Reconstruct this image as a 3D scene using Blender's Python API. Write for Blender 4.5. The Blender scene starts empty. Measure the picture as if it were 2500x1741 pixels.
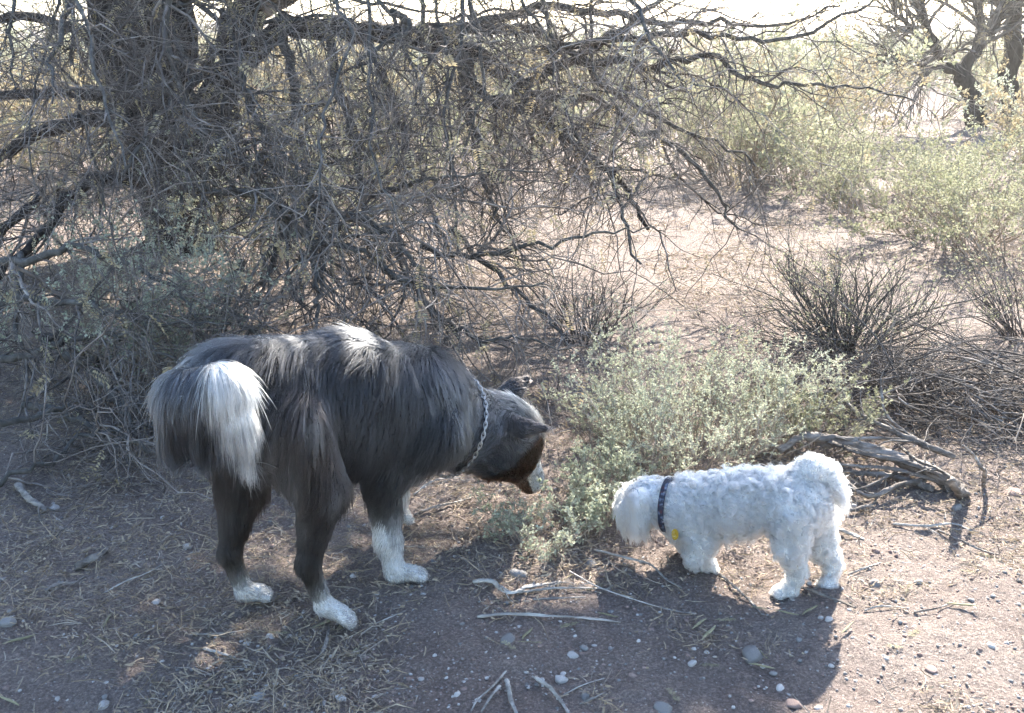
import bpy, math
import numpy as np
from mathutils import Vector, Matrix

rng = np.random.default_rng(11)
R = math.radians
SC = bpy.context.scene
COL = SC.collection

# ------------------------------------------------------------------ camera
H = 1.25                       # lens height above the dirt
PITCH = R(16.9)
F = 2638.0                     # focal length in pixels of the 2500 px wide photograph
CX, CY = 1250.0, 870.5
cam = bpy.data.cameras.new('camera'); cam.sensor_width = 36.0; cam.lens = F/2500*36
cam.clip_start = 0.05; cam.clip_end = 3000
camo = bpy.data.objects.new('camera', cam); COL.objects.link(camo)
camo.location = (0, 0, H); camo.rotation_euler = (R(90)-PITCH, 0, 0)
SC.camera = camo

# ------------------------------------------------------------------ sky, sun, exposure
SUN_AZ, SUN_EL = R(17), R(34)   # azimuth clockwise from +Y (straight ahead)
world = bpy.data.worlds.new('World'); SC.world = world; world.use_nodes = True
wn = world.node_tree.nodes; wl = world.node_tree.links
wn.clear()
wo = wn.new('ShaderNodeOutputWorld'); bg = wn.new('ShaderNodeBackground'); sky = wn.new('ShaderNodeTexSky')
sky.sky_type = 'NISHITA'; sky.sun_disc = False
sky.sun_elevation = SUN_EL; sky.sun_rotation = SUN_AZ
sky.air_density = 1.0; sky.dust_density = 0.7; sky.ozone_density = 1.0
bg.inputs['Strength'].default_value = 0.10
wl.new(sky.outputs[0], bg.inputs[0]); wl.new(bg.outputs[0], wo.inputs[0])
sun = bpy.data.lights.new('sun', 'SUN'); sun.energy = 5.0; sun.angle = R(0.53); sun.color = (1.0, 0.93, 0.82)
suno = bpy.data.objects.new('sun', sun); COL.objects.link(suno)
sdir = Vector((math.sin(SUN_AZ)*math.cos(SUN_EL), math.cos(SUN_AZ)*math.cos(SUN_EL), math.sin(SUN_EL)))
suno.rotation_euler = sdir.to_track_quat('Z', 'Y').to_euler(); suno.location = sdir*30
vs = SC.view_settings
vs.view_transform = 'Standard'; vs.look = 'None'; vs.exposure = 2.55; vs.gamma = 1.0; vs.use_curve_mapping = False
SC.render.engine = 'CYCLES'
cy = SC.cycles
cy.use_denoising = True; cy.denoiser = 'OPENIMAGEDENOISE'; cy.denoising_input_passes = 'RGB_ALBEDO_NORMAL'
cy.max_bounces = 6; cy.diffuse_bounces = 3; cy.glossy_bounces = 3; cy.transmission_bounces = 5; cy.transparent_max_bounces = 4
cy.caustics_reflective = False; cy.caustics_refractive = False; cy.sample_clamp_indirect = 6.0
cy.use_adaptive_sampling = True; cy.adaptive_threshold = 0.035
SC.cycles_curves.shape = 'RIBBONS'

# ------------------------------------------------------------------ helpers
CAMP = np.array([0, 0, H]); FW = np.array([0, math.cos(PITCH), -math.sin(PITCH)]); UP = np.array([0, math.sin(PITCH), math.cos(PITCH)])
def ray(px, py):
    return np.array([(px-CX)/F, 0, 0]) - (py-CY)/F*UP + FW
def P(px, py, Y):
    d = ray(px, py); return CAMP + d*(Y/d[1])
def G(px, py, z=0.0):
    d = ray(px, py); return CAMP + d*((z-H)/d[2])
def norm(v):
    return v/np.maximum(np.linalg.norm(v, axis=-1, keepdims=True), 1e-9)
def smooth(a, b, x):
    t = np.clip((x-a)/(b-a), 0, 1); return t*t*(3-2*t)

def _hash(ix, iy, iz, seed):
    h = (ix.astype(np.int64)*374761393 + iy.astype(np.int64)*668265263 + iz.astype(np.int64)*2147483647 + seed*1274126177) & 0xffffffff
    h = ((h ^ (h >> 13))*1274126177) & 0xffffffff
    return ((h ^ (h >> 16)) & 0xffffff)/float(0xffffff)
def vnoise(p, f, seed=0):
    p = np.asarray(p, dtype=float)*f
    if p.shape[-1] == 2: p = np.concatenate([p, np.zeros(p.shape[:-1]+(1,))], -1)
    i = np.floor(p); t = p-i; t = t*t*(3-2*t); i = i.astype(np.int64)
    x, y, z = i[..., 0], i[..., 1], i[..., 2]; tx, ty, tz = t[..., 0], t[..., 1], t[..., 2]
    o = 0
    for dx in (0, 1):
        for dy in (0, 1):
            for dz in (0, 1):
                w = (tx if dx else 1-tx)*(ty if dy else 1-ty)*(tz if dz else 1-tz)
                o = o + w*_hash(x+dx, y+dy, z+dz, seed)
    return o*2-1

def gz(x, y):
    """height of the ground"""
    x = np.asarray(x, float); y = np.asarray(y, float)
    p = np.stack(np.broadcast_arrays(x, y), -1)
    z = 0.010*vnoise(p, 2.3, 1) + 0.006*vnoise(p, 7, 2) + 0.003*vnoise(p, 21, 3)
    far = smooth(6, 22, y)
    z = z + far*(0.22*vnoise(p, 0.21, 4)) + smooth(3.0, 5.0, y)*0.02*vnoise(p, 1.1, 6)
    z = z + smooth(60, 260, y)*(1.5+2.6*vnoise(p, 0.012, 5)) - smooth(20, 50, y)*0.4
    return z

def set_parent(o, p):
    if p is not None: o.parent = p
def obj(name, data, parent=None, kind=None):
    o = bpy.data.objects.new(name, data); COL.objects.link(o); set_parent(o, parent)
    if kind: o['kind'] = kind
    return o
def tag(o, label, cat, group=None, kind=None):
    o['label'] = label; o['category'] = cat
    if group: o['group'] = group
    if kind: o['kind'] = kind
    return o
def empty(name, loc=(0, 0, 0)):
    o = bpy.data.objects.new(name, None); COL.objects.link(o); o.location = loc; o.empty_display_size = 0.1
    return o
def mesh(name, V, faces, material, smooth_sh=True):
    """faces: (M,4) or (M,3) int array or a list of such arrays"""
    me = bpy.data.meshes.new(name)
    V = np.asarray(V, np.float32)
    fl = faces if isinstance(faces, list) else [faces]
    fl = [np.asarray(f, np.int32) for f in fl if len(f)]
    me.vertices.add(len(V)); me.vertices.foreach_set('co', V.ravel())
    loops = np.concatenate([f.ravel() for f in fl]); tot = np.concatenate([np.full(len(f), f.shape[1], np.int32) for f in fl])
    st = np.concatenate([[0], np.cumsum(tot)[:-1]]).astype(np.int32)
    me.loops.add(len(loops)); me.loops.foreach_set('vertex_index', loops)
    me.polygons.add(len(tot)); me.polygons.foreach_set('loop_start', st)
    try: me.polygons.foreach_set('loop_total', tot)
    except Exception: pass
    me.polygons.foreach_set('use_smooth', np.full(len(tot), smooth_sh))
    me.update(calc_edges=True); me.validate()
    if material: me.materials.append(material)
    return me

def tubes(Pn, Rn, S=5, cap=False):
    """Pn (N,K,3) centre lines, Rn (N,K) radii -> V, quads"""
    N, K, _ = Pn.shape
    T = norm(np.gradient(Pn, axis=1))
    chord = norm(Pn[:, -1]-Pn[:, 0])
    ref = np.where(np.abs(chord[:, 2:3]) < 0.8, np.array([[0, 0, 1.0]]), np.array([[1.0, 0, 0]]))
    B = norm(np.cross(T, ref[:, None, :])); C = np.cross(T, B)
    a = np.arange(S)*2*np.pi/S
    ring = B[:, :, None, :]*np.cos(a)[None, None, :, None] + C[:, :, None, :]*np.sin(a)[None, None, :, None]
    V = (Pn[:, :, None, :] + ring*Rn[:, :, None, None]).reshape(-1, 3)
    n = np.arange(N)[:, None, None]*K*S; k = np.arange(K-1)[None, :, None]*S; s = np.arange(S)[None, None, :]; s2 = (s+1) % S
    q = np.stack([n+k+s, n+k+s2, n+k+S+s2, n+k+S+s], -1).reshape(-1, 4)
    return V, q
class Acc:
    def __init__(s): s.V = []; s.F = {3: [], 4: []}; s.n = 0
    def add(s, V, F_):
        s.V.append(np.asarray(V)); F_ = np.asarray(F_); s.F[F_.shape[1]].append(F_+s.n); s.n += len(V)
    def mesh(s, name, m, sm=True):
        V = np.concatenate(s.V); fl = [np.concatenate(f) for f in s.F.values() if f]
        return mesh(name, V, fl, m, sm)

def catmull(pts, n):
    pts = np.asarray(pts, float); k = len(pts)
    p = np.vstack([2*pts[0]-pts[1], pts, 2*pts[-1]-pts[-2]])
    t = np.linspace(0, k-1-1e-6, n); i = t.astype(int); f = (t-i)[:, None]
    p0, p1, p2, p3 = p[i], p[i+1], p[i+2], p[i+3]
    return 0.5*((2*p1)+(-p0+p2)*f+(2*p0-5*p1+4*p2-p3)*f*f+(-p0+3*p1-3*p2+p3)*f**3)

def grow(start, d, length, K, wob, droop, r=rng, minz=0.012, zig=0.0):
    N = len(start); seg = (np.asarray(length)/K)[:, None]
    d = norm(d); pts = [start]; side = norm(np.cross(d, r.normal(size=(N, 3))))
    for k in range(K):
        d = norm(d + wob*r.normal(size=(N, 3)) + np.array([0, 0, -1.0])*droop + side*zig*(1 if k % 2 else -1))
        q = pts[-1]+seg*d
        if minz is not None:
            q[:, 2] = np.maximum(q[:, 2], minz)
        pts.append(q)
    return np.stack(pts, 1)
def sprout(Pn, Rn, n, amin, amax, tmin=0.15, tmax=1.0, r=rng, weights=None):
    """n start points on the lines Pn with directions branching off by amin..amax degrees"""
    N, K, _ = Pn.shape
    L = np.linalg.norm(np.diff(Pn, axis=1), axis=2).sum(1)
    w = L if weights is None else weights
    i = r.choice(N, n, p=w/w.sum()); t = (tmin+(tmax-tmin)*r.random(n))*(K-1-1e-4)
    k = t.astype(int); f = (t-k)[:, None]
    pos = Pn[i, k]*(1-f)+Pn[i, k+1]*f; T = norm(Pn[i, k+1]-Pn[i, k])
    rad = Rn[i, k]*(1-f[:, 0])+Rn[i, k+1]*f[:, 0]
    perp = norm(np.cross(T, r.normal(size=(n, 3)))); a = np.radians(amin+(amax-amin)*r.random(n))[:, None]
    return pos, norm(np.cos(a)*T+np.sin(a)*perp), rad, i
def taper(r0, K, tip=0.25):
    r0 = np.asarray(r0, float)
    return r0[:, None]*np.linspace(1, tip, K)[None, :]

def leaf_quads(pos, d, L, W, r=rng, fold=0.0):
    """a small kite-shaped leaf at each pos, pointing along d"""
    n = len(pos); d = norm(d); s = norm(np.cross(d, r.normal(size=(n, 3)))); up = np.cross(d, s)
    L = np.asarray(L)[:, None]; W = np.asarray(W)[:, None]
    v = np.stack([pos, pos+d*L*0.5+s*W*0.5+up*W*fold, pos+d*L, pos+d*L*0.5-s*W*0.5+up*W*fold], 1).reshape(-1, 3)
    return v, np.arange(n*4).reshape(-1, 4)

# ------------------------------------------------------------------ materials
def mat(name, cols, scale=8.0, rough=0.9, spec=0.25, bump=0.0, bscale=60.0, trans=0.0, detail=6.0, stretch=None, objrand=0.0, coord='Object', ramp=(0.3, 0.7)):
    m = bpy.data.materials.new(name); m.use_nodes = True
    n = m.node_tree.nodes; l = m.node_tree.links; n.clear()
    out = n.new('ShaderNodeOutputMaterial'); b = n.new('ShaderNodeBsdfPrincipled')
    b.inputs['Roughness'].default_value = rough; b.inputs['Specular IOR Level'].default_value = spec
    tc = n.new('ShaderNodeTexCoord'); mp = n.new('ShaderNodeMapping')
    l.new(tc.outputs[coord], mp.inputs[0])
    if stretch: mp.inputs['Scale'].default_value = stretch
    nz = n.new('ShaderNodeTexNoise'); nz.inputs['Scale'].default_value = scale; nz.inputs['Detail'].default_value = detail; nz.inputs['Roughness'].default_value = 0.65
    l.new(mp.outputs[0], nz.inputs['Vector'])
    rp = n.new('ShaderNodeValToRGB'); el = rp.color_ramp.elements
    while len(el) < len(cols): el.new(0.5)
    for i, c in enumerate(cols):
        el[i].position = ramp[0]+(ramp[1]-ramp[0])*i/max(1, len(cols)-1); el[i].color = (*c, 1)
    l.new(nz.outputs['Fac'], rp.inputs[0]); c_out = rp.outputs[0]
    if objrand:
        oi = n.new('ShaderNodeObjectInfo'); hs = n.new('ShaderNodeHueSaturation')
        mr = n.new('ShaderNodeMapRange'); mr.inputs['To Min'].default_value = 1-objrand; mr.inputs['To Max'].default_value = 1+objrand
        l.new(oi.outputs['Random'], mr.inputs['Value']); l.new(mr.outputs[0], hs.inputs['Value']); l.new(c_out, hs.inputs['Color']); c_out = hs.outputs[0]
    l.new(c_out, b.inputs['Base Color'])
    if bump:
        n2 = n.new('ShaderNodeTexNoise'); n2.inputs['Scale'].default_value = bscale; n2.inputs['Detail'].default_value = 8
        l.new(mp.outputs[0], n2.inputs['Vector'])
        bp = n.new('ShaderNodeBump'); bp.inputs['Strength'].default_value = bump; bp.inputs['Distance'].default_value = 0.01
        l.new(n2.outputs['Fac'], bp.inputs['Height']); l.new(bp.outputs[0], b.inputs['Normal'])
    if trans:
        t = n.new('ShaderNodeBsdfTranslucent'); l.new(c_out, t.inputs[0]); mx = n.new('ShaderNodeMixShader'); mx.inputs[0].default_value = trans
        l.new(b.outputs[0], mx.inputs[1]); l.new(t.outputs[0], mx.inputs[2]); l.new(mx.outputs[0], out.inputs[0])
    else:
        l.new(b.outputs[0], out.inputs[0])
    return m

def ground_material():
    m = bpy.data.materials.new('desert_dirt'); m.use_nodes = True
    n = m.node_tree.nodes; l = m.node_tree.links; b = n['Principled BSDF']
    b.inputs['Roughness'].default_value = 0.95; b.inputs['Specular IOR Level'].default_value = 0.15
    tc = n.new('ShaderNodeTexCoord')
    def noise(s, d=8, r=0.65):
        k = n.new('ShaderNodeTexNoise'); k.inputs['Scale'].default_value = s; k.inputs['Detail'].default_value = d; k.inputs['Roughness'].default_value = r
        l.new(tc.outputs['Object'], k.inputs['Vector']); return k
    def ramp(src, stops):
        k = n.new('ShaderNodeValToRGB'); e = k.color_ramp.elements
        while len(e) < len(stops): e.new(0.5)
        for i, (p, c) in enumerate(stops): e[i].position = p; e[i].color = (*c, 1)
        l.new(src, k.inputs[0]); return k
    big = ramp(noise(1.6).outputs['Fac'], [(0.3, (0.19, 0.148, 0.132)), (0.55, (0.275, 0.225, 0.20)), (0.75, (0.36, 0.30, 0.265))])
    fine = ramp(noise(140, 6, 0.8).outputs['Fac'], [(0.3, (0.36, 0.36, 0.36)), (0.52, (0.9, 0.9, 0.9)), (0.72, (2.0, 1.95, 1.9))])
    mul = n.new('ShaderNodeMix'); mul.data_type = 'RGBA'; mul.blend_type = 'MULTIPLY'; mul.inputs[0].default_value = 1.0
    l.new(big.outputs[0], mul.inputs[6]); l.new(fine.outputs[0], mul.inputs[7])
    # small embedded grit
    vo = n.new('ShaderNodeTexVoronoi'); vo.inputs['Scale'].default_value = 95; l.new(tc.outputs['Object'], vo.inputs['Vector'])
    grit = n.new('ShaderNodeMath'); grit.operation = 'LESS_THAN'; grit.inputs[1].default_value = 0.23; l.new(vo.outputs['Distance'], grit.inputs[0])
    pick = n.new('ShaderNodeSeparateColor'); l.new(vo.outputs['Color'], pick.inputs[0])
    p2 = n.new('ShaderNodeMath'); p2.operation = 'GREATER_THAN'; p2.inputs[1].default_value = 0.5; l.new(pick.outputs[0], p2.inputs[0])
    gm = n.new('ShaderNodeMath'); gm.operation = 'MULTIPLY'; l.new(grit.outputs[0], gm.inputs[0]); l.new(p2.outputs[0], gm.inputs[1])
    gc = ramp(pick.outputs[1], [(0.0, (0.16, 0.11, 0.1)), (0.5, (0.3, 0.27, 0.26)), (1.0, (0.52, 0.48, 0.45))])
    mx = n.new('ShaderNodeMix'); mx.data_type = 'RGBA'; l.new(gm.outputs[0], mx.inputs[0]); l.new(mul.outputs[2], mx.inputs[6]); l.new(gc.outputs[0], mx.inputs[7])
    l.new(mx.outputs[2], b.inputs['Base Color'])
    add = n.new('ShaderNodeMath'); add.operation = 'MULTIPLY_ADD'; add.inputs[1].default_value = 0.35
    l.new(gm.outputs[0], add.inputs[0]); l.new(noise(70, 8, 0.75).outputs['Fac'], add.inputs[2])
    bp = n.new('ShaderNodeBump'); bp.inputs['Strength'].default_value = 1.0; bp.inputs['Distance'].default_value = 0.02
    l.new(add.outputs[0], bp.inputs['Height']); l.new(bp.outputs[0], b.inputs['Normal'])
    return m

M = {}
M['dirt'] = ground_material()
M['bark'] = mat('dark_furrowed_bark', [(0.010, 0.0085, 0.008), (0.03, 0.025, 0.023), (0.07, 0.06, 0.055)], 26, bump=1.0, bscale=40, stretch=(1, 1, 0.3))
M['limb'] = mat('grey_green_bark', [(0.045, 0.043, 0.04), (0.09, 0.085, 0.078), (0.16, 0.148, 0.137)], 22, bump=0.5, bscale=80)
M['twig'] = mat('grey_twig_bark', [(0.035, 0.029, 0.026), (0.11, 0.096, 0.088), (0.32, 0.285, 0.26)], 7)
M['paletwig'] = mat('pale_sunlit_twig', [(0.12, 0.098, 0.086), (0.23, 0.198, 0.178), (0.38, 0.345, 0.31)], 7)  # paler bark variant, sunlit glow of the twigs put into its colour
M['drytwig'] = mat('dry_straw_twig', [(0.18, 0.14, 0.11), (0.32, 0.27, 0.22), (0.48, 0.43, 0.37)], 14)
M['deadwood'] = mat('silver_dead_wood', [(0.05, 0.043, 0.038), (0.17, 0.15, 0.135), (0.36, 0.33, 0.30)], 34, bump=1.0, bscale=70, stretch=(.22, 1, 1), objrand=0.25)
M['bleached'] = mat('bleached_stick_wood', [(0.12, 0.105, 0.095), (0.30, 0.275, 0.25), (0.50, 0.47, 0.43)], 40, bump=0.8, bscale=80, stretch=(.3, 1, 1), objrand=0.25)
M['sage'] = mat('grey_green_leaf', [(0.28, 0.31, 0.21), (0.42, 0.44, 0.33), (0.55, 0.56, 0.44)], 9, trans=0.35, rough=0.75)
M['green'] = mat('pale_green_leaf', [(0.19, 0.205, 0.115), (0.30, 0.305, 0.20), (0.42, 0.405, 0.30)], 4, trans=0.4, rough=0.75, objrand=0.12)
M['dryleaf'] = mat('straw_coloured_leaflet', [(0.26, 0.20, 0.11), (0.38, 0.32, 0.20), (0.47, 0.43, 0.30)], 6, trans=0.3, rough=0.8)
M['crownleaf'] = mat('dull_green_leaflet', [(0.07, 0.08, 0.035), (0.13, 0.13, 0.06), (0.2, 0.19, 0.1)], 3, trans=0.25)
M['litter'] = mat('dry_leaf_litter', [(0.17, 0.125, 0.085), (0.34, 0.27, 0.19), (0.52, 0.44, 0.33)], 30, trans=0.15)
M['podleaf'] = mat('fallen_green_leaflet', [(0.2, 0.19, 0.11), (0.33, 0.30, 0.19), (0.45, 0.40, 0.28)], 12, trans=0.2, objrand=0.25)
M['stone_pale'] = mat('pale_stone', [(0.30, 0.27, 0.25), (0.46, 0.43, 0.41), (0.60, 0.57, 0.54)], 30, bump=0.4, bscale=90, objrand=0.2)
M['stone_grey'] = mat('blue_grey_stone', [(0.17, 0.162, 0.158), (0.25, 0.238, 0.23), (0.34, 0.322, 0.31)], 40, bump=0.4, bscale=90, objrand=0.25)
M['stone_red'] = mat('reddish_stone', [(0.18, 0.125, 0.11), (0.26, 0.19, 0.165), (0.36, 0.27, 0.24)], 30, bump=0.4, bscale=90, objrand=0.25)

# ------------------------------------------------------------------ ground
def axis(dense0, dense1, step, far0, far1, g=1.13):
    mid = np.arange(dense0, dense1, step); lo = [dense0]; s = step
    while lo[-1] > far0: s *= g; lo.append(lo[-1]-s)
    hi = [mid[-1]]; s = step
    while hi[-1] < far1: s *= g; hi.append(hi[-1]+s)
    return np.concatenate([lo[:0:-1], mid, hi[1:]])
gx = axis(-1.6, 2.0, 0.012, -260, 260); gy = axis(1.55, 3.7, 0.010, -30, 420, 1.06)
GX, GY = np.meshgrid(gx, gy)
near = np.exp(-((GX/2.2)**2)) * smooth(7, 3, GY)
GZ = gz(GX, GY) + near*(0.0055*np.maximum(vnoise(np.stack([GX, GY], -1), 30, 8), -.3)+0.0035*vnoise(np.stack([GX, GY], -1), 75, 9))
nx, ny = len(gx), len(gy)
ii = (np.arange(ny-1)[:, None]*nx + np.arange(nx-1)[None, :]).ravel()
gm_ = mesh('ground', np.stack([GX, GY, GZ], -1).reshape(-1, 3), np.stack([ii, ii+1, ii+nx+1, ii+nx], -1), M['dirt'])
obj('ground', gm_, kind='structure')

# ------------------------------------------------------------------ mesquite tree
tree = empty('mesquite_tree', (P(430, 560, 6.4)[0], 6.4, 0))
tag(tree, 'big bare tangled mesquite tree with dark trunks and drooping grey branches', 'tree')
TB = np.array(tree.location)
def limb(pts, r0, r1, n=None, jit=0.012):
    r0, r1 = (r0*0.78, r1*0.6) if n is None else (r0, r1)
    w = np.array([P(*p) for p in pts]); w[:, 2] = np.maximum(w[:, 2], 0.02)
    n = n or max(10, len(pts)*4)
    c = catmull(w, n); j = rng.normal(size=c.shape)*jit; j[0] = 0
    return c + j, np.linspace(r0, r1, n)
def add_part(name, V, q, m, parent, kind=None, off=None):
    me = mesh(name, V-(off if off is not None else 0), q, m); return obj(name, me, parent, kind)

trunks = [
    ([(470, 640, 6.3), (430, 430, 6.3), (385, 260, 6.4), (350, 110, 6.4), (330, -120, 6.5), (310, -420, 6.6)], 0.20, 0.10),
    ([(430, 630, 6.5), (345, 320, 6.5), (280, 120, 6.5), (235, -120, 6.6), (180, -420, 6.8)], 0.15, 0.09),
    ([(500, 640, 6.5), (520, 360, 6.6), (560, 160, 6.6), (640, -60, 6.6), (720, -380, 6.7)], 0.14, 0.08),
    ([(440, 630, 6.2), (420, 300, 6.0), (430, 80, 5.9), (400, -160, 5.8), (380, -420, 5.8)], 0.10, 0.07),
]
limbs_px = [
    # heavy limbs to the side of the trunks
    ([(400, 330, 6.4), (190, 290, 6.3), (20, 365, 6.2), (-220, 420, 6.0)], 0.075, 0.035),
    ([(360, 260, 6.5), (160, 225, 6.5), (0, 235, 6.4), (-220, 280, 6.3)], 0.055, 0.03),
    ([(340, 160, 6.4), (150, 60, 6.4), (0, 40, 6.5), (-200, 60, 6.5)], 0.05, 0.025),
    ([(410, 430, 6.2), (230, 440, 5.7), (120, 470, 5.2), (0, 560, 4.8), (-120, 640, 4.6)], 0.05, 0.02),
    ([(420, 470, 6.1), (300, 440, 5.4), (200, 455, 5.0), (110, 560, 4.6), (15, 660, 4.3), (-120, 760, 4.2)], 0.045, 0.016),
    # the long limb arching over to the far side
    ([(540, 180, 6.5), (680, 80, 6.3), (800, 72, 6.1), (975, 88, 5.9), (1098, 114, 5.8), (1194, 153, 5.7), (1260, 206, 5.6), (1295, 254, 5.5), (1347, 298, 5.45), (1404, 346, 5.4), (1478, 416, 5.3), (1544, 481, 5.2), (1590, 565, 5.1)], 0.085, 0.014),
    ([(1260, 206, 5.6), (1290, 205, 5.5), (1404, 136, 5.4), (1500, 79, 5.3), (1579, 22, 5.3), (1640, -20, 5.3)], 0.04, 0.014),
    ([(1404, 136, 5.4), (1457, 153, 5.35), (1522, 144, 5.3), (1579, 166, 5.3), (1640, 149, 5.2), (1745, 140, 5.1), (1840, 200, 5.0), (1950, 208, 4.9), (2080, 215, 4.9), (2240, 240, 4.9)], 0.03, 0.006),
    ([(1194, 153, 5.7), (1238, 193, 5.6), (1303, 232, 5.5), (1457, 241, 5.5), (1544, 302, 5.4), (1610, 337, 5.3), (1690, 394, 5.2), (1762, 486, 5.1), (1790, 560, 5.0)], 0.038, 0.010),
    ([(1128, 130, 5.75), (1180, 228, 5.6), (1303, 280, 5.5), (1369, 324, 5.4), (1413, 359, 5.3), (1483, 420, 5.2), (1520, 520, 5.0), (1560, 640, 4.8)], 0.036, 0.010),
    ([(1110, 118, 5.8), (1137, 219, 5.6), (1150, 285, 5.5), (1172, 394, 5.3), (1194, 481, 5.2), (1225, 560, 5.0)], 0.034, 0.012),
    ([(1000, 90, 5.9), (1163, 66, 5.8), (1260, 66, 5.7), (1347, 92, 5.6), (1413, 131, 5.5), (1480, 210, 5.4), (1560, 260, 5.3), (1700, 330, 5.2), (1850, 400, 5.1)], 0.042, 0.009),
    ([(900, 80, 6.0), (930, 190, 5.7), (975, 300, 5.4), (1010, 400, 5.1), (1060, 520, 4.8), (1090, 620, 4.6)], 0.034, 0.012),
    ([(800, 75, 6.1), (820, 200, 5.6), (860, 320, 5.2), (880, 450, 4.8), (910, 560, 4.5), (960, 680, 4.3)], 0.036, 0.012),
    ([(690, 85, 6.2), (720, 220, 5.6), (730, 340, 5.1), (760, 460, 4.6), (780, 600, 4.2), (800, 720, 4.0)], 0.036, 0.012),
    ([(1150, 60, 5.6), (1330, 20, 5.5), (1480, 30, 5.4), (1620, 60, 5.3), (1760, 50, 5.2), (1900, 60, 5.1), (2050, 10, 5.0)], 0.03, 0.007),
    ([(1300, 120, 5.4), (1460, 95, 5.2), (1600, 90, 5.1), (1750, 80, 5.0), (1900, 100, 4.9), (2080, 30, 4.8), (2200, -40, 4.8)], 0.024, 0.006),
    # crooked grey branches between the trunk and the dogs
    ([(520, 120, 5.6), (500, 170, 5.0), (440, 235, 4.6), (395, 280, 4.4), (350, 340, 4.3), (300, 430, 4.2)], 0.03, 0.012),
    ([(420, 60, 5.4), (460, 160, 5.0), (475, 260, 4.8), (450, 330, 4.6), (460, 420, 4.4), (440, 520, 4.3)], 0.022, 0.010),
    ([(560, 140, 5.4), (610, 260, 4.8), (650, 330, 4.5), (660, 350, 4.4), (720, 400, 4.2), (740, 480, 4.0)], 0.022, 0.008),
    ([(480, 300, 6.0), (540, 340, 5.3), (600, 400, 5.0), (660, 470, 4.8), (690, 560, 4.6), (640, 700, 4.4)], 0.05, 0.02),
    ([(430, 440, 5.6), (520, 470, 4.6), (635, 477, 4.1), (683, 525, 3.9), (735, 503, 3.85), (783, 460, 3.8), (830, 470, 3.8)], 0.03, 0.008),
    ([(640, 380, 5.0), (740, 450, 4.4), (800, 495, 4.1), (835, 525, 4.0), (914, 543, 3.9), (966, 578, 3.8), (992, 626, 3.7), (1040, 678, 3.6), (1070, 740, 3.6)], 0.032, 0.007),
    ([(914, 480, 4.4), (997, 446, 4.1), (1063, 438, 4.0), (1172, 425, 3.9), (1325, 416, 3.8)], 0.014, 0.004),
    ([(1030, 600, 4.2), (1140, 625, 4.0), (1246, 608, 3.9), (1369, 591, 3.8), (1483, 565, 3.8), (1600, 560, 3.8)], 0.016, 0.004),
    ([(700, 560, 4.4), (780, 590, 4.0), (880, 610, 3.8), (1000, 690, 3.6), (1180, 705, 3.5), (1330, 700, 3.5)], 0.02, 0.005),
    ([(760, 440, 4.6), (750, 540, 4.2), (765, 640, 3.9), (775, 740, 3.6), (770, 820, 3.4)], 0.022, 0.008),
    ([(960, 580, 4.2), (1010, 700, 3.8), (1100, 790, 3.6), (1180, 830, 3.5), (1260, 830, 3.45), (1400, 850, 3.4)], 0.018, 0.004),
    ([(1100, 560, 4.4), (1240, 690, 4.0), (1340, 770, 3.8), (1400, 870, 3.6)], 0.016, 0.004),
    # the dark low tangle beside the tail
    ([(-60, 900, 3.6), (38, 870, 3.55), (112, 847, 3.5), (188, 825, 3.5), (270, 816, 3.45), (337, 829, 3.4), (420, 880, 3.35)], 0.020, 0.008),
    ([(110, 830, 3.9), (195, 877, 3.7), (240, 911, 3.55), (280, 965, 3.4), (300, 1040, 3.3)], 0.035, 0.02),
    ([(-80, 1200, 2.75), (0, 1174, 2.8), (131, 1129, 2.9), (188, 1076, 3.0), (300, 1046, 3.1), (380, 1040, 3.2)], 0.012, 0.006),
    ([(300, 960, 3.3), (307, 1010, 3.2), (315, 1087, 3.1), (334, 1177, 2.95)], 0.009, 0.005),
    ([(50, 620, 4.2), (45, 730, 3.9), (38, 810, 3.7), (60, 850, 3.6), (130, 880, 3.5)], 0.017, 0.008),
    ([(-80, 620, 3.9), (60, 640, 3.8), (180, 600, 3.8), (300, 640, 3.7), (420, 700, 3.6), (480, 770, 3.5)], 0.022, 0.006),
    ([(-60, 760, 3.6), (80, 730, 3.6), (230, 750, 3.5), (330, 780, 3.4), (430, 790, 3.4), (560, 790, 3.3)], 0.018, 0.005),
    ([(-80, 1040, 3.0), (60, 1020, 3.1), (190, 1000, 3.2), (300, 1000, 3.3), (430, 960, 3.4)], 0.016, 0.008),
    ([(60, 990, 3.3), (150, 1010, 3.2), (260, 1060, 3.1), (330, 1080, 3.0), (420, 1120, 2.95)], 0.018, 0.007),
    ([(430, 660, 4.6), (470, 760, 4.0), (480, 880, 3.6), (460, 960, 3.4)], 0.024, 0.012),
    ([(590, 640, 4.5), (560, 730, 4.0), (600, 800, 3.6), (700, 830, 3.4)], 0.022, 0.007),
]
for i_ in range(24):
    x0 = rng.uniform(-60, 1450); Y0 = rng.uniform(4.2, 5.9); y0 = rng.uniform(-260, 60)
    x1 = x0+rng.normal(60, 130); y1 = rng.uniform(180, 620); Y1 = Y0-rng.uniform(0.2, 1.3)
    limbs_px.append(([(x0, y0, Y0), (x0*.7+x1*.3+rng.normal(0, 50), y0*.65+y1*.35-20, Y0*.7+Y1*.3), (x0*.35+x1*.65+rng.normal(0, 40), y0*.3+y1*.7, Y0*.3+Y1*.7), (x1, y1, Y1)], rng.uniform(.009, .022), .005))
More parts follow.
